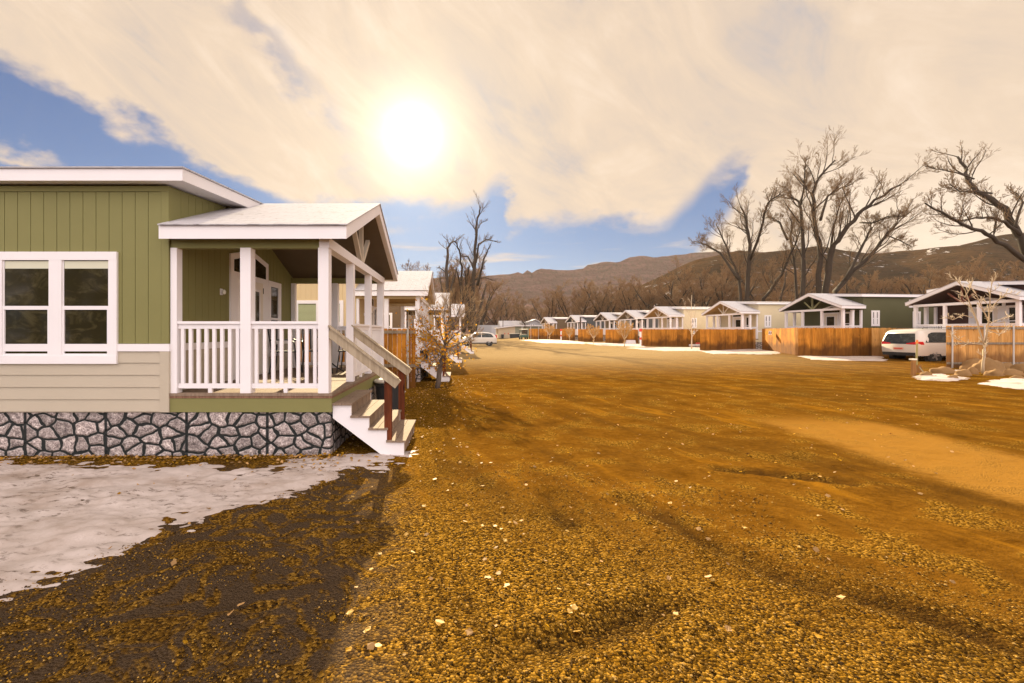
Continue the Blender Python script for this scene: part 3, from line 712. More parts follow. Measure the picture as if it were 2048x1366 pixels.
olive = mat('olive_siding', (.205, .195, .068), .65, .10, 1.2, .12, 30); beige = mat('beige_lap', (.46, .405, .315), .65, .06, 1.5, .1, 30)
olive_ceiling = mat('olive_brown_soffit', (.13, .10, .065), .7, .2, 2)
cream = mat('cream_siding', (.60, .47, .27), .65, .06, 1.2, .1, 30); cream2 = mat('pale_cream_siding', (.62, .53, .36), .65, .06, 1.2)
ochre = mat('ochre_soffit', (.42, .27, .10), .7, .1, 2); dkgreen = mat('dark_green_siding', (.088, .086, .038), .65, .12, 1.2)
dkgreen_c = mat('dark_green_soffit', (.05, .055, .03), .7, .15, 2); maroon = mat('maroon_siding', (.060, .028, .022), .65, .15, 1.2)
slate = mat('slate_siding', (.07, .075, .08), .65, .12, 1.2); tan = mat('tan_siding', (.30, .235, .15), .65, .1, 1.2); brown_s = mat('brown_siding', (.13, .085, .045), .65, .12, 1.2)
tr_green = mat('green_strut', (.22, .22, .11), .6, .1); tr_red = mat('maroon_strut', (.17, .06, .04), .6, .1); tr_beige = mat('beige_strut', (.55, .48, .38), .6, .1)

GL = 'cabins along the left side of the lot'; GR = 'cabins along the right side of the lot'
c1w = ((-3.61, 1.235, 2.72, 1.63, True, 'short'),)
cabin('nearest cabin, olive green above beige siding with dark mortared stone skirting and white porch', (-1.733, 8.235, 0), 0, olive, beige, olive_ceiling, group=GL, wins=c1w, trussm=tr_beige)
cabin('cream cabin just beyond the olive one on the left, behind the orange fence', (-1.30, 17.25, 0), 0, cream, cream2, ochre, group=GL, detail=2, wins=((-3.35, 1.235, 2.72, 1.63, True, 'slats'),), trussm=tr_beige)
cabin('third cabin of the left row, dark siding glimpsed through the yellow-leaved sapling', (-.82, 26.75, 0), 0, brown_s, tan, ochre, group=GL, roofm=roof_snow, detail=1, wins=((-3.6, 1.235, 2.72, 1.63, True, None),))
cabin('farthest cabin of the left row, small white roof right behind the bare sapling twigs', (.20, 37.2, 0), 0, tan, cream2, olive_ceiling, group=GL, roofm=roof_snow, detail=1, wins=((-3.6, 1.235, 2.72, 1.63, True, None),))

PHI = R(6)
def right_cabin(label, pxr, D, upper, lower, ceil, truss, wins=(), **kw):
    X_ = (pxr - CX) / F * D
    return cabin(label, (X_ + .25, D, .30 + kw.pop('dz', 0)), math.pi + PHI, upper, lower, ceil, L=1.40, blen=10, near=1, stairs=False, roofm=roof_snow, trussm=truss, detail=1, group=GR, wins=wins, **kw)
nw = lambda x: (x, 1.75, 2.75, .58, True, None)
RC = [
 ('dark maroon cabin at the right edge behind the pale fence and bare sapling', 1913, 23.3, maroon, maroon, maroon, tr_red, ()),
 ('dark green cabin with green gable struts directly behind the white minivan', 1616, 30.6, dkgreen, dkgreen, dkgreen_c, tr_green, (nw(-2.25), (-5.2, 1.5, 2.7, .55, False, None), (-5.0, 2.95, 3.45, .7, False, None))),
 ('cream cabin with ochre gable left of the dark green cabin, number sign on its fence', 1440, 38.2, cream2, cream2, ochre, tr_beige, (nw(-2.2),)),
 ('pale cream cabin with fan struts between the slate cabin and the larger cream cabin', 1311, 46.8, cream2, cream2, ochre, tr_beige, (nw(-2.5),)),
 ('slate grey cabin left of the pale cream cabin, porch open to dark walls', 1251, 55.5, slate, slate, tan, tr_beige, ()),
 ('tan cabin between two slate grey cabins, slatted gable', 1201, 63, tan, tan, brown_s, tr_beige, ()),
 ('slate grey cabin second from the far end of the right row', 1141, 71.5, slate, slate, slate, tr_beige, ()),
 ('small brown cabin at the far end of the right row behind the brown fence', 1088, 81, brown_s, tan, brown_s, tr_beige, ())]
for k, (lb, px, D_, up_, lw, ce, tr, wn) in enumerate(RC):
    right_cabin(lb, px, D_, up_, lw, ce, tr, wn, dz=[0, 0, 0, .05, .1, .15, .1, .1][k])

# ------------------------------------------------------------------ fences
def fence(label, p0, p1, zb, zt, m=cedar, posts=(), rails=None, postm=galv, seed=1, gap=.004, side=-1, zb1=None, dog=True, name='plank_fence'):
    p0 = Vector((p0[0], p0[1], 0)); p1 = Vector((p1[0], p1[1], 0)); Ln = (p1 - p0).length; d = (p1 - p0) / Ln
    H = thing(name, label, 'fence', (p0.x, p0.y, zb), math.atan2(d.y, d.x), 'cedar plank fences'); rr = random.Random(seed)
    mb = MB(); x = 0; hgt = zt - zb
    while x < Ln - .02:
        w_ = min(rr.uniform(.135, .145), Ln - x); hh = hgt + rr.uniform(-.012, .012); dz_ = 0 if zb1 is None else (zb1 - zb) * x / Ln; y0 = rr.uniform(0, .003)
        a, b_ = x + gap / 2, x + w_ - gap / 2
        mb.prism([(a, -.05 + dz_), (b_, -.05 + dz_), (b_, hh - .03), (b_ - .025, hh), (a + .025, hh), (a, hh - .03)], 'y', y0, y0 + .018); x += w_
    mb.build('planks', m, H)
    for z in (rails if rails is not None else (.25, hgt * .55, hgt - .18)):
        yy = -.04 if side < 0 else .019
        MB().box(0, Ln, yy, yy + .038, z, z + .09).build('rail', greywood if side < 0 else cedar, H)
    for t in posts:
        MB().tube([(t, side * .085 if side < 0 else .09, -.05), (t, side * .085 if side < 0 else .09, hgt + .02)], .03, 10).build('post', postm, H)
    return H
hz = .0
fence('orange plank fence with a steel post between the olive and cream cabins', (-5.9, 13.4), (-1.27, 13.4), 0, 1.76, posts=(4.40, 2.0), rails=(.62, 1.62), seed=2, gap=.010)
def F_(label, xa, xb, D_, zb, zt, m=cedar, Db=None, edge=None, **kw):
    a = at(xa, D_); Db = Db or D_; b_ = at(xb, Db)
    f = fence(label, a, b_, zb, zt, m, rails=kw.pop('rails', ()), **kw)
    if edge is not None:
        x = 0 if edge == 0 else (b_ - a).length
        mb = MB(); mb.box(x - .06, x + .06, -.09, -.002, -.05, zt - zb + .02); mb.build('post', cedar_pale, f)
    return f
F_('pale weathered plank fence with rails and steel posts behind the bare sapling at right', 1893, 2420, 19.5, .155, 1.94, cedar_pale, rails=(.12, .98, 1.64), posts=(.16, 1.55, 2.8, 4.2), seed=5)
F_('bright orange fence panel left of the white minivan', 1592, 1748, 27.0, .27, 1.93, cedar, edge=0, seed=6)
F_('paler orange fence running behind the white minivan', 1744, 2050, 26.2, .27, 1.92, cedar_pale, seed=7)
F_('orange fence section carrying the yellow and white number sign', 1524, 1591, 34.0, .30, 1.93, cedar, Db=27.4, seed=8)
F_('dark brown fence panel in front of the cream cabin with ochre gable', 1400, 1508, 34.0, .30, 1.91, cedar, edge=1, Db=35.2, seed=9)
F_('fence panel with dark-footed planks in front of the pale cream cabin', 1284, 1402, 43.5, .33, 1.98, cedar, edge=0, seed=10)
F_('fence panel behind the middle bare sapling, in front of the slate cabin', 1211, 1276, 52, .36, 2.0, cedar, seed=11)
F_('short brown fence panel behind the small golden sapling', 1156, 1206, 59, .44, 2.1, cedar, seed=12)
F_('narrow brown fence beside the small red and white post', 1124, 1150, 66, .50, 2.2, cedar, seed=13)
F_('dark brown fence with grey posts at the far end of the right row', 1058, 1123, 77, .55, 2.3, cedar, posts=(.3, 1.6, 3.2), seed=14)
# dark recess gates between panels
for lb, xa, xb, D_ in (('dark plank gate recessed between two orange fence panels', 1508, 1526, 37.5), ('dark plank gate recessed left of the dark-footed fence panel', 1262, 1292, 54.5)):
    F_(lb, xa, xb, D_, .32, 1.9, wood_mat('dark_gate_%d' % xa, (.09, .06, .035), (.05, .035, .02), (.02, .015, .01)), name='fence_gate', seed=xa)

def text_mesh(s, size, name, m, parent, loc, rot):
    cu = bpy.data.curves.new(name, 'FONT'); cu.body = s; cu.size = size; cu.align_x = 'CENTER'; cu.align_y = 'CENTER'; cu.extrude = .002; cu.offset = size * .02
    o = bpy.data.objects.new(name + '_tmp', cu); col.objects.link(o); dg = bpy.context.evaluated_depsgraph_get(); me = bpy.data.meshes.new_from_object(o.evaluated_get(dg))
    bpy.data.objects.remove(o); me.materials.clear(); me.materials.append(m); q = bpy.data.objects.new(name, me); col.objects.link(q); q.parent = parent; q.location = loc; q.rotation_euler = rot; return q
yel = mat('yellow_sign', (.75, .45, .08), .5, .1); blk = mat('black_ink', (.02, .02, .02), .6)
for lb, px0, px1, py0, py1, D_, s in (('yellow and white number 33 sign hung on the orange fence', 1530, 1543, 662, 669.5, 31.3, '33'), ('yellow and white number 32 sign on the dark fence behind a sapling', 1381, 1389.5, 661.5, 668, 43.3, '32')):
    a = at(px0, D_, py=py1); b_ = at(px1, D_, py=py0); W_ = b_.x - a.x; H_ = b_.z - a.z
    t_ = thing('number_sign', lb, 'sign', (a.x, a.y - .03, a.z), 0, 'number signs on the right-hand fences')
    MB().box(0, W_ * .5, 0, .015, 0, H_).build('yellow_panel', yel, t_); MB().box(W_ * .5 + .001, W_, 0, .015, 0, H_).build('white_panel', white, t_)
    text_mesh(s, H_ * .85, 'number', blk, t_, (W_ * .75, -.004, H_ * .5), (R(90), 0, 0))

# ------------------------------------------------------------------ trees
def rv(r, k=1.0): return Vector((r.gauss(0, k), r.gauss(0, k), r.gauss(0, k)))
def branch(mt, mc, p, d, ln, rad, lv, r, P):
    n = 6 if lv <= 1 else 4 if lv < P['max'] else 3
    pts = [p.copy()]; d = d.normalized(); q = p.copy()
    for k in range(n):
        d = (d + rv(r, P['curl']) + Vector((0, 0, P['up'] * (1 if lv > 0 else .4)))).normalized()
        q = q + d * ln / n; pts.append(q.copy())
    rads = [rad * (1 - .72 * k / n) for k in range(n + 1)] if lv < P['max'] else [rad * (1 - .7 * k / n) for k in range(n + 1)]
    (mt if lv <= 1 else mc).tube(pts, rads, 7 if lv == 0 else 5 if lv == 1 else 3, cap=lv < 1)
    if lv < P['max']: kids(mt, mc, pts, rads, ln, lv, r, P)
def kids(mt, mc, pts, rads, ln, lv, r, P):
    nk = P['kids'][min(lv, len(P['kids']) - 1)]; n = len(pts) - 1
    for k in range(nk):
        t = P['start'] + (1 - P['start']) * (k + r.random()) / nk; i = min(int(t * n), n - 1); f = t * n - i
        base = pts[i].lerp(pts[i + 1], f); dd = (pts[i + 1] - pts[i]).normalized()
        side = rv(r); side = (side - dd * side.dot(dd)).normalized()
        ang = P['ang'] * r.uniform(.7, 1.3); nd = dd * math.cos(ang) + side * math.sin(ang)
        branch(mt, mc, base, nd, ln * P['ratio'] * r.uniform(.65, 1.15) * (1.1 - .4 * t), max(min(rads[i] * .45, ln * P['ratio'] * .018), P['rmin']), lv + 1, r, P)
BASE = dict(max=4, kids=(5, 6, 6, 5), curl=.10, up=.05, start=.25, ang=.65, ratio=.55, rmin=.012)
def new_tree(name, label, base, group, bm, tm, limbs, P, seed):
    """limbs: list of (world points relative to base, radius)"""
    r = random.Random(seed); mt, mc = MB(), MB()
    for pts, rad in limbs:
        pts = [Vector(p) for p in pts]; ext = []
        for a, b_ in zip(pts, pts[1:]):
            for k in range(3): ext.append(a.lerp(b_, k / 3) + rv(r, rad * .22) * (1 if k else .3))
        ext.append(pts[-1]); n = len(ext); rads = [rad * (1 - .8 * k / n) for k in range(n)]
        mt.tube(ext, rads, 8); ln = sum((b_ - a).length for a, b_ in zip(ext, ext[1:]))
        kids(mt, mc, ext, rads, ln * .5, 0, r, P)
    t = thing(name, label, 'tree', base, 0, group); mt.build('trunk', bm, t, True); mc.build('crown', tm, t, True); return t
def traced(px_limbs, D_, base, r, depth=.15, thin=1.0):
    out = []
    for pts, rad in px_limbs:
        L_ = []; dy_ = r.uniform(-1, 1) * depth
        for k, (a, b_) in enumerate(pts):
            q = at(a, D_, py=b_); q.y += dy_ * D_ * .12 * k / max(1, len(pts) - 1); q.x = (a - CX) / F * q.y; L_.append(q - Vector(base))
        out.append((L_, rad * thin))
    return out
rr = random.Random(77); GT = 'big bare cottonwoods behind the cabins'
def big_tree(label, px, D_, limbs, P, seed, depth=1):
    base = at(px, D_); return new_tree('cottonwood', label, base, GT, bark, twig, traced(limbs, D_, base, rr, depth, .62), {**BASE, **P}, seed)
PB = dict(ratio=.50, rmin=.013, kids=(15, 8, 6, 5), curl=.12, up=.08, ang=.6)
big_tree('many-trunked bare cottonwood leaning right, above the cream and green cabins', 1650, 62, [
    ([(1605, 640), (1605, 586), (1607, 488), (1602, 407), (1592, 384), (1576, 371)], .55), ([(1602, 410), (1608, 375), (1611, 341)], .2),
    ([(1640, 640), (1638, 583), (1639, 488), (1628, 443), (1625, 400), (1641, 368), (1670, 342)], .6), ([(1641, 440), (1655, 385), (1680, 362), (1706, 345)], .3),
    ([(1651, 640), (1651, 583), (1667, 495), (1687, 475), (1716, 443), (1749, 420), (1801, 397)], .7), ([(1662, 500), (1668, 452), (1680, 410), (1690, 392)], .25),
    ([(1665, 640), (1670, 583), (1706, 540), (1745, 505), (1771, 472), (1794, 443), (1800, 420)], .6), ([(1690, 560), (1725, 490), (1742, 452), (1739, 436)], .35),
    ([(1720, 445), (1745, 452), (1775, 446), (1800, 452)], .2), ([(1771, 470), (1800, 478), (1825, 490)], .16)], PB, 3)
big_tree('broad bare cottonwood left of the many-trunked one, over the pale cream cabin', 1494, 70, [
    ([(1494, 650), (1494, 599), (1501, 488), (1494, 456), (1481, 413)], .65), ([(1484, 650), (1478, 554), (1452, 482), (1432, 430)], .4),
    ([(1500, 520), (1520, 472), (1536, 425), (1560, 420)], .35), ([(1478, 560), (1440, 500), (1415, 478), (1393, 464)], .35),
    ([(1520, 650), (1527, 599), (1563, 554), (1590, 500), (1600, 480)], .5), ([(1575, 480), (1560, 440), (1545, 425), (1530, 417)], .3), ([(1595, 640), (1590, 540), (1580, 470), (1590, 430)], .35)], PB, 5)
big_tree('huge bare cottonwood leaning in from the right edge above the maroon cabin', 2090, 48, [
    ([(2090, 660), (2075, 560), (2050, 490), (2029, 452), (2013, 416), (1983, 387), (1948, 358), (1933, 332), (1931, 309), (1915, 285)], .75),
    ([(2072, 540), (2010, 492), (1972, 474), (1934, 462), (1902, 449), (1850, 426)], .42), ([(2040, 470), (2010, 446), (1985, 441), (1950, 443), (1915, 452)], .3),
    ([(1983, 387), (1950, 392), (1920, 402), (1900, 398)], .16), ([(2030, 455), (2045, 400), (2035, 375), (2022, 366)], .22), ([(1948, 358), (1915, 345), (1885, 338), (1850, 330)], .14),
    ([(2060, 510), (2090, 420), (2110, 340), (2100, 280)], .5)], {**PB, 'ratio': .42}, 8)
big_tree('tallest of the topped cottonwoods beyond the left row of cabins', 944, 92, [
    ([(944, 665), (944, 644), (947, 556), (950, 523), (952, 479), (955, 450), (961, 433)], .8), ([(952, 525), (957, 494), (973, 491), (993, 501)], .35),
    ([(955, 570), (962, 545), (967, 525), (982, 501)], .45), ([(946, 535), (936, 512), (920, 509)], .35), ([(950, 470), (962, 447), (974, 444)], .14), ([(948, 560), (970, 552), (990, 556)], .25),
    ([(940, 660), (934, 590), (930, 555)], .7), ([(950, 660), (964, 600), (972, 560)], .6)], {**PB, 'ratio': .34}, 11)
big_tree('topped cottonwood with a curved leader at the left of the far clump', 896, 88, [
    ([(896, 665), (894, 600), (892, 534), (895, 485), (901, 470), (909, 461)], .7), ([(892, 545), (880, 532), (874, 528)], .2), ([(900, 640), (885, 580), (880, 545)], .5), ([(896, 600), (905, 560), (908, 540)], .4)], {**PB, 'ratio': .32}, 12)
big_tree('slender topped cottonwood in the middle of the far left clump', 922, 96, [
    ([(922, 665), (923, 600), (924, 540), (918, 512), (911, 501)], .6), ([(923, 580), (916, 550), (912, 540)], .35), ([(921, 620), (931, 575), (938, 545)], .45)], {**PB, 'ratio': .32}, 13)
# mid-distance brown trees: four prototypes, copied
GM = 'bare brown trees along the foot of the hill'
protos = []
for s in range(4):
    r_ = random.Random(50 + s); limbs = [([(0, 0, -.3), (.2 * r_.uniform(-1, 1), 0, 2), (r_.uniform(-.6, .6), r_.uniform(-.5, .5), 4.2)], .34)]
    for k in range(5 + s % 3):
        a = k * 2.2 + r_.random(); sp = r_.uniform(2, 4.6)
        limbs.append(([(0, 0, 1.0 + r_.random()), (sp * .35 * math.cos(a), sp * .35 * math.sin(a), 4), (sp * .8 * math.cos(a), sp * .8 * math.sin(a), r_.uniform(6.5, 8)), (sp * 1.1 * math.cos(a), sp * 1.1 * math.sin(a), r_.uniform(8.5, 11))], .2))
    protos.append((limbs, s))
mids = [(1000, 165, 1.4), (1040, 178, 1.25), (1062, 150, 1.0), (1100, 112, 1.15), (1133, 128, 1.3), (1152, 104, 1.0), (1183, 118, 1.35), (1214, 108, 1.2), (1245, 124, 1.4), (1272, 100, 1.1), (1301, 112, 1.3), (1330, 98, 1.2), (1356, 106, 1.3),
        (1392, 92, 1.2), (1420, 100, 1.25), (1455, 94, 1.1), (1545, 96, 1.3), (1590, 104, 1.2), (1700, 92, 1.0), (1745, 86, .95), (1800, 90, 1.0), (1850, 78, .9), (1893, 84, 1.05), (1945, 72, .9), (2000, 78, 1.0), (2040, 70, .95),
        (975, 175, 1.5), (1018, 195, 1.6), (868, 112, 1.2), (845, 125, 1.1), (905, 130, 1.2), (888, 100, 1.35), (928, 104, 1.5), (958, 160, 2.0)]
made = {}
MID_LB = ['above the grey storage container', 'behind the golf cart', 'nearest above the long shed', 'above the small far brown cabin', 'right of the far brown cabin', 'over the second slate cabin from the end', 'over the tan cabin',
 'over the tan cabin right side', 'over the nearer slate cabin', 'behind the slim red-topped marker post', 'over the gable of the pale cream cabin', 'over the pale cream cabin roof', 'behind the slim pale sapling', 'left foot of the broad cottonwood',
 'just right of the cream gable', 'beside the broad cottonwood trunk', 'between the two cottonwood groups', 'left of the many-trunked cottonwood', 'right of the many-trunked cottonwood', 'over the dark green cabin', 'over the minivan', 'over the maroon cabin eave',
 'left of the maroon gable', 'over the maroon gable', 'behind the leaning cottonwood boughs', 'at the right picture edge', 'over the white SUV', 'far behind the hall with snowy roof', 'behind the second cabin roof', 'behind the third cabin roof', 'behind the farthest left cabin', 'at the foot of the topped trees, left one', 'at the foot of the topped trees, middle one', 'at the foot of the topped trees, right one']
for k, (px, D_, sc) in enumerate(mids):
    s = k % 4; base = at(px, D_)
    if s not in made: t = new_tree('bare_tree', '', base, GM, bark, twig_brown, protos[s][0], {**BASE, 'ratio': .60, 'kids': (9, 7, 6, 4), 'rmin': .016, 'ang': .65, 'up': .1}, 60 + s); made[s] = t
    else: t = copy_tree(made[s])
    t.location = base; t.rotation_euler.z = k * 1.3; vz = .82 + .28 * ((k * 37) % 10) / 10; t.scale = (sc * 1.15, sc * 1.15, sc * vz * (1.1 if px < 980 or px > 1400 else .92))
    tag(t, 'bare brown %s, %s' % (['tree with low wide crown', 'tree with rounded crown', 'tree with tall narrow crown', 'tree with spreading crown'][s], MID_LB[k]), 'tree', GM)
# pale saplings in front of the right-hand fences
def sapling(limbs, label, base, bm, tm, P, seed, name='sapling', group='young trees beside the lane'):
    return new_tree(name, label, base, group, bm, tm, limbs, {**BASE, 'max': 3, **P}, seed)
b0 = on_ground(1966, 747); D_ = b0.y
sapling(traced([([(1966, 747), (1967, 700), (1969, 682)], .05), ([(1968, 690), (1955, 645), (1937, 600), (1930, 580), (1915, 562)], .028), ([(1970, 685), (1978, 640), (1980, 600), (1984, 560)], .030),
    ([(1945, 635), (1925, 630), (1905, 640), (1893, 634)], .018), ([(1932, 590), (1940, 575), (1938, 560)], .014), ([(1976, 640), (1962, 610), (1950, 582)], .02), ([(1978, 620), (1998, 600), (2012, 588), (2035, 590)], .02),
    ([(1974, 650), (1995, 640), (2018, 630)], .018), ([(1968, 690), (1930, 685), (1905, 672)], .016), ([(1972, 660), (2000, 668), (2015, 650)], .014)], D_, b0, rr, .3),
    'pale bare sapling among boulders in front of the pale fence at right', b0, mat('sapling_stem', (.40, .30, .19), .85, .2, 9), pale_bark, {'max': 2, 'kids': (9, 5), 'ratio': .48, 'rmin': .010, 'ang': .7, 'up': .12}, 21)
sp_l = None
for px, py, top, lb in ((1383, 699, 585, 'slim pale sapling in front of the fence with the number 32 sign'), (1249, 693, 645, 'sapling with a golden crown before the dark-footed fence panel'), (1187, 688, 650, 'small round golden sapling, second in line on the right verge'),
                        (1139, 682, 655, 'tiny sapling beside the narrow brown fence'), (1099, 680, 648, 'russet sapling in front of the far brown fence')):
    g = on_ground(px, py); h = (py - top) / F * g.y; r_ = random.Random(px)
    if sp_l is None or px == 1383:
        limbs = [([(0, 0, -.05), (.03, 0, 1.0), (-.02, .03, 2.2), (.02, 0, 4.0)], .05)] + [([(0, 0, .9 + .35 * k), (math.cos(k * 2.4) * .4, math.sin(k * 2.4) * .3, 1.4 + .38 * k), (math.cos(k * 2.4) * .7, math.sin(k * 2.4) * .5, 2.1 + .42 * k)], .02) for k in range(5)]
        sapling(limbs, lb, g, pale_bark, pale_bark, {'kids': (5, 4, 3), 'ratio': .35, 'rmin': .008, 'ang': .6}, px).scale = (h / 4.2,) * 3; 
        sp_l = False; tw = mat('golden_twigs', (.52, .30, .09), .8, .3, 1); continue
    if sp_l is False:
        limbs = [([(0, 0, -.05), (.03, 0, .9)], .06)] + [([(0, 0, .8), (math.cos(k * 1.9) * .55, math.sin(k * 1.9) * .5, 1.5 + .1 * (k % 3)), (math.cos(k * 1.9) * .9, math.sin(k * 1.9) * .8, 2.3 + .25 * (k % 3))], .025) for k in range(9)]
        sp_l = sapling(limbs, lb, g, pale_bark, tw, {'kids': (10, 7, 5), 'ratio': .55, 'rmin': .017, 'ang': .6}, px); t = sp_l
    else: t = copy_tree(sp_l)
    t.location = g; t.rotation_euler.z = px; t.scale = (h / 2.9,) * 3; tag(t, lb, 'tree', 'young trees beside the lane')
# yellow-leaved young tree by the second cabin's steps
b0 = on_ground(874, 776); D_ = b0.y
yt = sapling(traced([([(874, 778), (880, 735), (886, 705), (891, 680), (897, 640), (903, 600)], .08), ([(886, 705), (870, 680), (850, 655), (838, 640)], .02), ([(884, 715), (862, 700), (845, 690)], .018),
    ([(890, 690), (915, 665), (935, 650), (955, 640)], .022), ([(888, 700), (912, 690), (935, 680), (948, 672)], .018), ([(892, 680), (910, 640), (922, 610), (935, 605)], .022), ([(890, 690), (876, 650), (868, 620), (862, 602)], .022),
    ([(895, 660), (920, 630), (945, 615)], .016), ([(881, 735), (895, 712), (912, 704)], .014), ([(893, 670), (888, 630), (893, 596)], .016)], D_, b0, rr, .5),
    'young tree with sparse yellow leaves beside the second cabin steps', b0, dark_bark, mat('tan_twigs', (.30, .20, .10), .8, .2, 5), {'kids': (9, 6, 4), 'ratio': .75, 'rmin': .0045, 'ang': .5, 'up': .1}, 31, 'young_tree')
mb = MB(); r_ = random.Random(9); mo = MB()
for k in range(1200):
    if k < 1040: px = r_.gauss(860, 25); py = r_.gauss(684, 34)
    else: px = r_.gauss(905, 26); py = r_.gauss(690, 30)
    if py > 745 or py < 592 or px > 955: continue
    p = at(px, D_ + r_.gauss(0, .45), py=py) - b0; (mb if r_.random() < .6 else mo).face(leaf_pts(r_.uniform(.022, .042), r_, tuple(p), r_.uniform(0, 6.28), 1.4))
mb.build('leaves', leaf_y, yt); mo.build('leaves', leafify(mat('orange_leaf', (.58, .25, .01), .6, .1, island=.3)), yt)

# ------------------------------------------------------------------ vehicles
def vehicle(name, label, loc, rz, Ln, Wd, Ht, top, belt, gl, wr, wx, kind):
    H = thing(name, label, 'car' if kind != 'van' else 'minivan', loc, rz); zb = .36 if kind == 'van' else .26; N = 44
    xs = np.linspace(-Ln / 2, Ln / 2, N); zt = lambda x: float(np.interp(x, [p[0] for p in top], [p[1] for p in top]))
    def plan(x): e = max(0, (abs(x) - (Ln / 2 - .55)) / .55); return Wd / 2 * (1 - .16 * e ** 2.2)
    def wid(x, z):
        t_ = zt(x); wv = plan(x)
        if z < belt: wv *= 1 - .07 * ((belt - z) / (belt - zb)) ** 2
        else: wv *= 1 - .20 * ((z - belt) / (Ht - belt)) ** 1.2
        return wv
    rk = lambda x, z: (max(0, z - belt) * .30 + max(0, .5 - z) * .15) * max(0, -x / (Ln / 2)) ** 6
    rk_f = lambda x, z: -(max(0, z - .6) * .35 + max(0, .45 - z) * .2) * max(0, x / (Ln / 2)) ** 8
    mb = MB(); rings = []
    for x in xs:
        t_ = zt(x); ring = []
        for f in (0, .12, .3, .45, .6, .72, .84, .93): z = zb + (t_ - .17 - zb) * f; ring.append((x + rk(x, z) + rk_f(x, z), wid(x, z), z))
        for a in (25, 50, 74): zz = t_ - .17 + .17 * math.sin(R(a)); ring.append((x + rk(x, zz) + rk_f(x, zz), wid(x, t_ - .17) * (1 - .34 * (1 - math.cos(R(a)))), zz))
        ring.append((x + rk(x, t_) + rk_f(x, t_), 0, t_ + .012)); rings.append(ring)
    m_ = len(rings[0]); idx = lambda i, s, j: (i * 2 + s) * m_ + j
    for ring in rings:
        for s in (1, -1):
            for p in ring: mb.v.append((p[0], s * p[1], p[2]))
    for i in range(N - 1):
        for j in range(m_ - 1):
            mb.f.append((idx(i, 0, j), idx(i + 1, 0, j), idx(i + 1, 0, j + 1), idx(i, 0, j + 1))); mb.f.append((idx(i + 1, 1, j), idx(i, 1, j), idx(i, 1, j + 1), idx(i + 1, 1, j + 1)))
    for i in (0, N - 1):
        for j in range(m_ - 1):
            q = (idx(i, 0, j), idx(i, 0, j + 1), idx(i, 1, j + 1), idx(i, 1, j)); mb.f.append(q if i == 0 else q[::-1])
    body = mb.build('body', carwhite, H, True)
    # side glass
    for s in (1, -1):
        for (x0, x1) in gl:
            g = MB(); K_ = 8
            for i in range(K_):
                xa, xb_ = x0 + (x1 - x0) * i / K_, x0 + (x1 - x0) * (i + 1) / K_; P4 = []
                for x, top_ in ((xa, 0), (xb_, 0), (xb_, 1), (xa, 1)):
                    zlo = belt + .02; zhi = zt(x) - (.19 if kind == 'van' else .12); zhi = max(zlo + .01, min(zhi, zlo + (x - (gl[0][0])) * 1.6 + .04)) if x < gl[0][0] + .3 else max(zhi, zlo + .01)
                    z = zhi if top_ else zlo; P4.append((x + rk(x, z), s * (wid(x, z) + .008), z))
                g.face(P4 if s < 0 else P4[::-1])
            g.build('side_window', carglass, body)
    xr = -Ln / 2
    def rear(name_, y0, y1, z0, z1, m, off=.01, inset=.0, par=body):
        g = MB(); 
        for k in range(4):
            za, zc = z0 + (z1 - z0) * k / 4, z0 + (z1 - z0) * (k + 1) / 4
            g.box(-.01, .01, y0, y1, 0, 1)
            base_ = len(g.v) - 8; g.v = g.v[:base_]; g.f = g.f[:-6]
            P4 = []
            for (yy, zz) in ((y0, za), (y1, za), (y1, zc), (y0, zc)):
                sh = 1 - inset * (zz - z0) / max(.01, z1 - z0); P4.append((xr + rk(xr, zz) - off, yy * sh, zz))
            g.face(P4[::-1]); 
        return g.build(name_, m, par)
    hw_ = wid(xr, belt + .1)
    rear('rear_window', -hw_ * .97, hw_ * .97, belt - .06, zt(xr) - .09, carglass, .010, .16)
    for s in (1, -1):
        if kind == 'van':
            g = MB(); z0, z1 = belt - .09, belt + .07
            g.face([(xr - .016, s * hw_ * 1.0, z0), (xr - .016, s * hw_ * .45, z0 + .02), (xr - .016, s * hw_ * .45, z0 + .07), (xr - .016 + .02, s * hw_ * 1.0, z1)][::s]); g.face([(xr - .016, s * hw_ * 1.0, z0), (xr + .28, s * (wid(xr + .3, z0) + .012), z0), (xr + .22, s * (wid(xr + .3, z1) + .012), z1), (xr + .004, s * hw_ * 1.0, z1)][::-s])
        else:
            g = MB(); g.box(xr - .02, xr + .22, s * (hw_ + .02), s * (hw_ * .82), belt - .12, belt + .30)
        g.build('tail_light', taillight, body)
    rear('bumper_trim', -hw_ * .96, hw_ * .96, zb + .0, zb + .16, black_plastic, .012)
    g = MB(); g.box(xr - .03, xr - .012, -.24, .24, belt - .36, belt - .24); g.build('number_plate', plate_m, body)
    if kind == 'van':
        MB().box(xr - .034, xr - .0305, -.19, .19, belt - .325, belt - .275).build('plate_stripe', red_paint, body)
        for s in (1, -1): MB().tube([(-1.9, s * .62, Ht + .005), (-1.8, s * .62, Ht + .05), (.6, s * .62, Ht + .05), (.7, s * .62, Ht + .0)], .014, 6).build('roof_rail', black_plastic, body)
        MB().beam((xr - .02 + .02, .05, belt + .05), (xr - .02 + .09, -.35, belt + .12), .02, .02).build('wiper', black_plastic, body)
    else:
        for s in (1, -1): MB().box(Ln / 2 - .35, Ln / 2 - .1, s * (plan(Ln / 2) + .0), s * .55, .78, .9).build('headlight', rim_m, body)
        MB().box(-Ln / 2 + .02, Ln / 2 - .1, -Wd / 2 - .0, Wd / 2 + .0, .23, .36).build('sill_cladding', black_plastic, body)
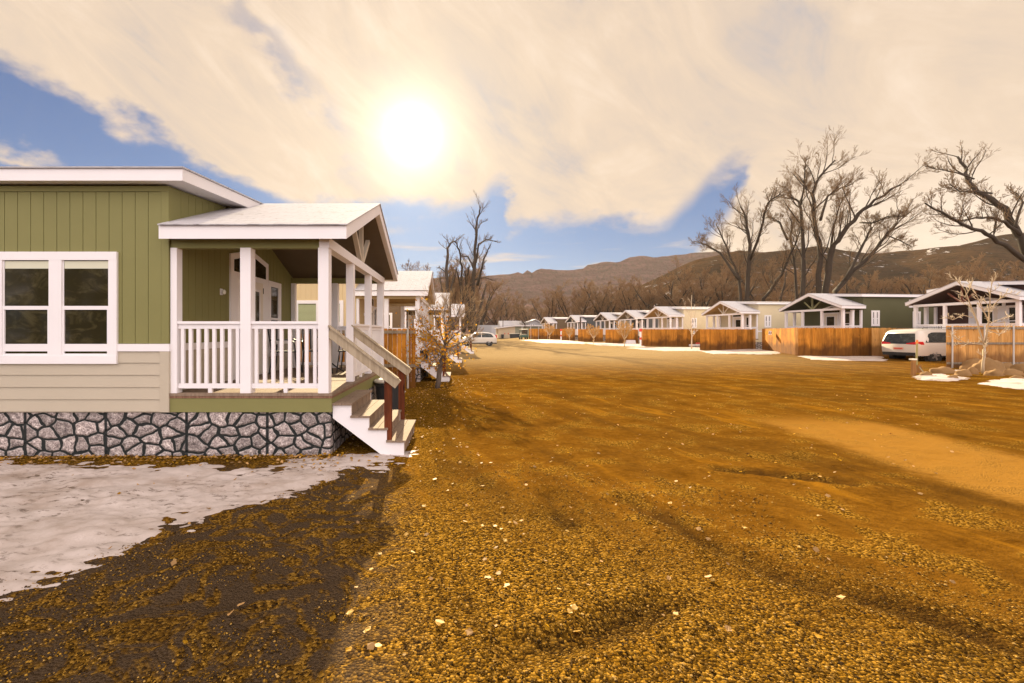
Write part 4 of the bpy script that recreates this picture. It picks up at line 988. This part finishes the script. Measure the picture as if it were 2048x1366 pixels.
    for s in (1, -1):
        for x in wx:
            yy = s * (wid(x, wr) - .01)
            MB().tube([(x, yy - s * .20, wr), (x, yy + s * .012, wr)], wr * 1.17, 28).build('wheel_arch', black_plastic, body)
            wh = MB().tube([(x, yy - s * .20, wr), (x, yy - s * .0, wr), (x, yy + s * .025, wr)], [wr, wr, wr * .93], 28).build('wheel', tyre_m, H)
            g = MB(); g.tube([(x, yy + s * .02, wr), (x, yy + s * .032, wr)], wr * .2, 12)
            for k in range(5): a = k * 1.2566; g.beam((x, yy + s * .03, wr), (x + math.cos(a) * wr * .62, yy + s * .03, wr + math.sin(a) * wr * .62), .075, .02, (0, 1, 0))
            g.build('rim', rim_m, wh)
    return H
Lv = 5.1
psi = R(8)
vx0 = Vector((23.5, 22.9, 0))
ctr = vx0 + Vector((math.cos(psi), math.sin(psi), 0)) * Lv / 2 + Vector((-math.sin(psi), math.cos(psi), 0)) * 1.0
vehicle('minivan', 'white minivan parked nose-in beside the orange fence', (ctr.x, ctr.y, .09), psi, Lv, 2.0, 1.76,
        [(-Lv / 2, 1.60), (-2.42, 1.70), (-1.6, 1.76), (-.3, 1.76), (.6, 1.70), (1.25, 1.30), (1.7, 1.05), (2.3, .92), (Lv / 2, .78)], 1.02, [(-2.2, -.2), (-.12, .95)], .37, (-1.55, 1.55), 'van')
vehicle('parked_suv', 'white SUV parked in the lane beyond the left cabins', (at(956, 54.5).x + .05, 55.5, .06), math.pi, 4.5, 1.82, 1.64,
        [(-2.25, 1.05), (-2.12, 1.30), (-1.75, 1.50), (-1.2, 1.60), (-.4, 1.64), (.3, 1.58), (.8, 1.38), (1.25, 1.08), (1.9, .98), (2.25, .75)], .98, [(-1.85, -.42), (-.34, .72)], .37, (-1.35, 1.4), 'suv')

# golf cart ----------------------------------------------------------
g = on_ground(1047, 678.5); g = at(1047, 82); gc = thing('golf_cart', 'white-roofed golf cart parked by the grey shed', 'golf cart', g, R(-85))
cw = mat('cart_cream', (.72, .68, .55), .5); cg = mat('cart_green', (.04, .09, .07), .4)
MB().prism([(-.95, .35), (1.1, .35), (1.15, .6), (.95, .85), (.55, .85), (.45, .45), (-.2, .45), (-.25, .78), (-.95, .8)], 'y', -.58, .58).build('body', cg, gc, bevel=.02)
MB().prism([(-.9, 1.80), (.85, 1.82), (.85, 1.86), (0, 1.90), (-.9, 1.86)], 'y', -.66, .66).build('roof', cw, gc)
mb = MB(); mb.box(-.55, -.1, -.5, .5, .78, .88); mb.box(-.6, -.5, -.5, .5, .9, 1.25); mb.build('seat', cw, gc)
for sx, sy in ((.8, .52), (.8, -.52), (-.8, .52), (-.8, -.52)):
    MB().beam((sx, sy, .8), (sx * .95, sy, 1.81), .04, .04).build('roof_post', black_metal, gc)
    wh = MB().tube([(sx, sy - .1, .24), (sx, sy + .1, .24)], .24, 16).build('wheel', tyre_m, gc)
MB().box(.86, .87, -.5, .5, 1.0, 1.7).build('windscreen', carglass, gc)

# ------------------------------------------------------------------ distant buildings
grey_m = mat('grey_container', (.36, .37, .40), .6, .08, .5); tanb = mat('tan_shed_wall', (.50, .40, .27), .8, .1, .5); sage = mat('sage_shed_wall', (.24, .24, .17), .8, .1, .5); dkroof = mat('dark_roof', (.10, .06, .05), .8, .2, .5)
D_ = 125; a = at(951, D_, z=0); b_ = at(998, D_, z=0); t = thing('storage_container', 'long grey storage container at the end of the lane', 'container', (a.x, D_, .2)); W_ = b_.x - a.x
mb = MB(); mb.box(0, W_, 0, 2.6, .0, 3.5)
for k in range(30): mb.box(k * W_ / 30 + .05, k * W_ / 30 + .12, -.03, 0, .1, 3.4)
mb.build('body', grey_m, t); MB().box(W_ * .68, W_ * .98, -.05, -.031, .1, 3.3).build('door', mat('container_door', (.42, .43, .46), .6, .05), t)
D_ = 105; a = at(996, D_, z=0); b_ = at(1085, D_, z=0); t = thing('long_shed', 'long low shed with a snow-edged flat roof behind the golf cart', 'shed', (a.x, D_, .3)); W_ = b_.x - a.x
MB().prism([(0, 0), (4, 0), (4, 2.75), (0, 2.25)], 'y', 0, 6).build('end_wall', tanb, t); MB().box(4.001, W_, .01, 6, 0, 2.75).build('wall', sage, t)
MB().prism([(-.3, 2.28), (4, 2.8), (W_ + .3, 2.8), (W_ + .3, 3.02), (4, 3.02), (-.3, 2.50)], 'y', -.6, 6.4).build('roof', mat('snow_edge_roof', (.66, .62, .60), .7, .08), t)
for x in (1.5, 2.3): MB().box(x, x + .18, -.03, -.001, .9, 1.25).build('sign', red_paint, t)
for x in (5.5, 7.5, 9.4): MB().box(x, x + .1, -.5, -.4, 0, 2.79).build('post', white, t)
t = thing('waste_bin', 'black lidded bin against the tan end of the long shed', 'bin', (a.x + 1.0, D_ - .8, .3)); MB().prism([(-.25, 0), (.25, 0), (.3, .85), (-.3, .85)], 'y', 0, .55).build('body', black_plastic, t); MB().box(-.33, .33, -.03, .58, .85, .92).build('lid', black_plastic, t)
t = thing('covered_grill', 'dark covered dumpster beside the golf cart', 'dumpster', (at(1030, 100).x, 100, .3)); MB().prism([(-1, 0), (1, 0), (1.1, 1.1), (-1.1, 1.0)], 'y', 0, 1).build('body', black_plastic, t); MB().box(-1.15, 1.15, -.05, 1.1, 1.1, 1.18).build('lid', cw, t)
D_ = 150; a = at(1000, D_, z=0); b_ = at(1066, D_, z=0); t = thing('snowy_roofed_hall', 'low hall with a wide snow-covered roof behind the long shed', 'building', (a.x, D_, 0)); W_ = b_.x - a.x
MB().box(.5, W_ - .5, 0, 10, 0, 4).build('wall', mat('hall_wall', (.35, .37, .38), .8), t); MB().prism([(-.6, 3.7), (5, 5.7), (10.6, 3.7), (10.6, 3.5), (-.6, 3.5)], 'x', 0, W_).build('roof', roof_snow, t)
a = at(1058, 140, z=0); t = thing('grey_gabled_house', 'pale grey gabled house left of the far brown cabin', 'house', (a.x, 140, 0))
MB().prism([(0, 0), (4.6, 0), (4.6, 4.0), (2.0, 5.4), (0, 5.0)], 'y', 0, 7).build('wall', grey_m, t); MB().prism([(-.4, 5.0), (2, 5.85), (5.0, 4.1), (5.0, 3.9), (2, 5.6), (-.4, 4.8)], 'y', -.4, 7.4).build('roof', mat('snow_edge_roof2', (.7, .7, .72), .7), t)
window(t, 'x', -.01, 1.1, 2.6, 4.2, 1.5, -1, double=True)
D_ = 170; a = at(966, D_, z=0); t = thing('dark_hipped_house', 'dark brown house with a peaked roof beyond the grey container', 'house', (a.x, D_, 0))
MB().box(.5, 6.5, 0, 6, 0, 4.2).build('wall', brown_s, t); MB().prism([(-.6, 4), (3.5, 6.5), (7.6, 4)], 'y', -.6, 6.6).build('roof', dkroof, t)
# second parked white vehicle nose, far
# ------------------------------------------------------------------ small objects by the cabins
def bin_(label, loc, r0, h, lidm):
    t = thing('round_bin', label, 'bin', loc)
    MB().lathe([(r0 * .78, 0), (r0 * .8, .02), (r0 * .95, h * .9), (r0 * 1.0, h * .92), (r0, h)], 28).build('body', black_plastic, t, False)
    MB().lathe([(r0 * 1.08, 0), (r0 * 1.1, .03), (r0 * 1.02, .055), (r0 * .5, .085), (.03, .095)], 28, (0, 0, h)).build('lid', lidm, t, True)
    MB().tube([(r0 + .01, -.08, h * .7), (r0 + .06, -.08, h * .7), (r0 + .06, .08, h * .7), (r0 + .01, .08, h * .7)], .01, 6).build('handle', galv, t); return t
bin_('black round bin with a pale lid behind the nearest wooden steps', (-1.40, 9.0, 0), .27, .66, mat('bin_lid', (.50, .47, .42), .5))
t = thing('wheeled_bin', 'dark wheeled bin beside the orange fence post', 'bin', (at(842, 16.4).x, 16.4, 0))
MB().prism([(-.2, .05), (.2, .05), (.25, .95), (-.25, .95)], 'y', 0, .5).build('body', black_plastic, t); MB().box(-.27, .27, -.03, .53, .95, 1.0).build('lid', black_plastic, t)
for x in (-.2, .2): MB().tube([(x - .03, .42, .1), (x + .03, .42, .1)], .1, 12).build('wheel', tyre_m, t)

def chair(label, x, y, rz):
    t = thing('metal_chair', label, 'chair', (x, y, .84), rz, 'metal porch chairs on the nearest deck')
    MB().box(-.24, .24, -.24, .24, .42, .445).build('seat', black_metal, t)
    mb = MB(); mb.tube([(-.22, -.22, .43), (-.24, -.30, .95)], .014, 6); mb.tube([(.22, -.22, .43), (.24, -.30, .95)], .014, 6); mb.tube([(-.24, -.30, .95), (.24, -.30, .95)], .014, 6)
    for k in range(5): mb.beam((-.16 + k * .08, -.23, .46), (-.17 + k * .085, -.3, .95), .03, .006)
    mb.build('backrest', black_metal, t)
    for sx in (-1, 1):
        MB().tube([(sx * .25, -.26, .66), (sx * .27, .1, .67), (sx * .26, .2, .62), (sx * .24, .22, .43)], .014, 6).build('armrest', black_metal, t)
        for sy in (-1, 1): MB().tube([(sx * .22, sy * .21, .43), (sx * .25, sy * .26, 0)], .013, 6).build('leg', black_metal, t)
chair('black metal porch chair farthest left, seen through the railing balusters', -3.45, 9.0, R(-80)); chair('black metal porch chair behind the corner post of the nearest porch', -2.98, 9.35, R(200)); chair('black metal porch chair right of the small round table', -2.22, 9.35, R(95))
t = thing('bistro_table', 'small round black table on the nearest porch', 'table', (-2.58, 9.1, .84)); MB().lathe([(.30, .70), (.31, .715), (.30, .73)], 28).build('tabletop', black_metal, t)
mb = MB(); mb.tube([(0, 0, .7), (0, 0, .12)], .022, 8)
mb.build('pedestal', black_metal, t)
for k in range(4):
    a_ = k * math.pi / 2 + .4; MB().tube([(0, 0, .2), (math.cos(a_) * .12, math.sin(a_) * .12, .1), (math.cos(a_) * .26, math.sin(a_) * .26, .01)], .014, 6).build('leg', black_metal, t)
# easel-like white folded chair on the green cabin's porch
# rocks ---------------------------------------------------------------
def rock(label, px, py, sx, sy, sz, seed):
    g = on_ground(px, py); import bmesh
    bm = bmesh.new(); bmesh.ops.create_icosphere(bm, subdivisions=3, radius=1)
    for v_ in bm.verts:
        n_ = 1 + .32 * mnoise.fractal(v_.co * 1.1 + Vector((seed, 0, 0)), 1, 2, 3); v_.co = Vector((v_.co.x * n_ * sx, v_.co.y * n_ * sy, max(-.25, v_.co.z * n_) * sz * 1.5))
    me = bpy.data.meshes.new('boulder'); bm.to_mesh(me); bm.free(); me.materials.append(rock_m); me.polygons.foreach_set('use_smooth', [True] * len(me.polygons))
    o = bpy.data.objects.new('boulder', me); col.objects.link(o); o.location = (g.x, g.y, g.z); tag(o, label, 'rock', 'boulders around the sapling at right')
rk_l = [('large rounded brown boulder just right of the bare sapling', 1978, 743, .62, .3, .34, 1), ('long low boulder behind the bare sapling, dark on top', 1955, 738, .75, .3, .30, 2), ('flat tan boulder left of the bare sapling', 1888, 746, .45, .25, .16, 3),
        ('small ochre rock nearest the coiled rope', 1852, 752, .2, .15, .10, 4), ('ochre rock between the flat boulder and sapling', 1925, 751, .28, .18, .14, 5), ('pointed tan rock at the foot of the sapling', 1945, 748, .18, .14, .16, 6), ('yellowish rock right of the sapling foot', 1990, 751, .3, .2, .15, 7),
        ('low brown rock behind the snow at far right', 2022, 750, .34, .2, .14, 8), ('tan rock at the right edge of the picture', 2043, 743, .35, .25, .2, 9), ('grey-brown mounded boulder beside the fence at right edge', 2012, 740, .5, .3, .2, 10), ('small brown rock in front of the flat tan boulder', 1905, 757, .16, .12, .08, 11), ('small rock at the snow edge right of the sapling', 2035, 758, .2, .14, .08, 12)]
for q in rk_l: rock(*q)
g = on_ground(1827, 751); t = thing('wooden_bollard', 'short wooden post with a pale cap at the corner of the rock bed', 'post', g); s_ = F / g.y
MB().box(-4 / s_, 3 / s_, -.05, .04, -.05, 31 / s_).build('post', cedar_pale, t, bevel=.01); MB().box(-6 / s_, 4 / s_, -.06, .06, 31 / s_, 34 / s_).build('cap', mat('post_cap', (.72, .66, .52), .6), t)
g = on_ground(1833, 745); s_ = F / g.y; t = thing('marker_rod', 'thin upright marker rod with an orange tip behind the short post', 'marker', g)
MB().tube([(0, 0, 0), (.02, 0, 58 / s_)], .03, 8).build('rod', mat('rod_olive', (.30, .26, .10), .6), t); MB().tube([(.02, 0, 58 / s_), (.022, 0, 65 / s_)], .033, 8).build('tip', mat('orange_tip', (.8, .22, .03), .5), t)
g = on_ground(1838, 746); e = on_ground(1872, 754); t = thing('rope_stake', 'short stake with a slack rope running into the rocks', 'stake', g); MB().box(-.05, .05, -.05, .05, -.05, .30).build('stake', cedar_pale, t)
pts = [Vector((0, 0, .26)).lerp(e - g + Vector((0, 0, .04)), k / 10) + Vector((0, 0, -.16 * math.sin(math.pi * k / 10))) for k in range(11)]; MB().tube(pts, .018, 6).build('rope', mat('old_rope', (.12, .09, .05), .9), t)
# red and white hydrant posts
for lb, px, D_, zt_ in (('red-topped white marker post at the corner of the dark-footed fence', 1281, 42.5, 2.0), ('red and white marker post beside the narrow brown fence', 1122, 64, 1.9)):
    g = at(px, D_); t = thing('marker_post', lb, 'post', g, 0, 'red and white marker posts')
    MB().box(-.06, .06, -.06, .06, 0, 1.35).build('post', white, t); MB().box(-.13, .13, -.09, .05, 1.4, 1.66).build('head', red_paint, t); MB().box(-.075, .075, -.075, .075, .62, .85).build('band', red_paint, t)
g = at(1390, 42.2); t = thing('stacked_blocks', 'low pile of pale blocks with red tops beside the slim sapling', 'blocks', g)
MB().box(-.5, -.05, -.15, .15, 0, .2).build('block', white, t, bevel=.02); MB().box(.05, .5, -.15, .15, 0, .22).build('block', white, t, bevel=.02); MB().box(.12, .48, -.13, .13, .221, .36).build('block', red_paint, t, bevel=.02)
g = on_ground(1263, 688); t = thing('snowy_bench', 'low snow-topped box in the gap between fence panels', 'box', (g.x, g.y, g.z)); MB().prism([(-.5, 0), (.5, 0), (.42, .42), (-.42, .42)], 'y', 0, .5).build('body', white, t)
for lb, px, D_, top in (('dark utility pole stub in front of the slate cabin at the far end', 1161, 60, 634),):
    g = at(px, D_); h = EYE + (CY - top) / F * D_ - g.z; o = MB().tube([(0, 0, 0), (0, 0, h)], .1, 10).build('utility_pole', mat('dark_pole', (.07, .045, .035), .8), None); o.location = g; tag(o, lb, 'pole')
for k, (px, D_) in enumerate(((1050, 100), (1006, 118))):
    g = at(px, D_); o = MB().tube([(0, 0, 0), (0, 0, 4.6 if k == 0 else 6)], .09, 8).build('utility_pole', MATS['dark_pole'] if 'dark_pole' in MATS else bark, None); o.location = g
    tag(o, ['slim dark pole rising behind the golf cart', 'slim dark pole near the tan end of the long shed'][k], 'pole')

for k, (x, y, h) in enumerate(((-17, -8, 6.5), (-22.5, -12, 8), (-12.5, -5, 4.2))):
    r_ = random.Random(300 + k); lf = MB()
    for q in range(5200):
        a = r_.uniform(0, 6.28); z = h * r_.random() ** .8; rad = (1 - (z / h) ** 1.6) * h * .40 * r_.uniform(.55, 1.05) * (1 + .2 * math.sin(a * 5 + z * 2))
        c_ = Vector((math.cos(a) * rad, math.sin(a) * rad, z + .2)); d_ = rv(r_).normalized() * .16; e_ = rv(r_).normalized() * .09
        lf.face([c_ - d_, c_ + e_, c_ + d_ * 1.2])
    t = thing('juniper_tree', ['dark juniper behind the camera mirrored in the window panes', 'tall juniper farthest behind the camera', 'low juniper nearest behind the camera'][k], 'tree', (x, y, 0), 0, 'junipers behind the camera')
    MB().tube([(0, 0, -.2), (.05, 0, h * .5), (0, 0, h * .9)], [.22, .14, .04], 8).build('trunk', bark, t); lf.build('crown', mat('juniper_leaf', (.075, .070, .015), .8, .3, 2, island=.6), t)
# ------------------------------------------------------------------ air
mb = MB().box(-1700, 1700, -80, 2000, -1.6, 215)
hm = bpy.data.materials.new('haze_air'); hm.use_nodes = True; hm.node_tree.nodes.remove(hm.node_tree.nodes['Principled BSDF'])
pv = hm.node_tree.nodes.new('ShaderNodeVolumePrincipled'); pv.inputs['Density'].default_value = .00010; pv.inputs['Color'].default_value = (.9, .86, .84, 1); pv.inputs['Anisotropy'].default_value = .2
hm.node_tree.links.new(pv.outputs[0], hm.node_tree.nodes['Material Output'].inputs['Volume'])
o = mb.build('haze', hm); o['kind'] = 'stuff'; tag(o, 'thin warm haze softening the distant mesa', 'haze')
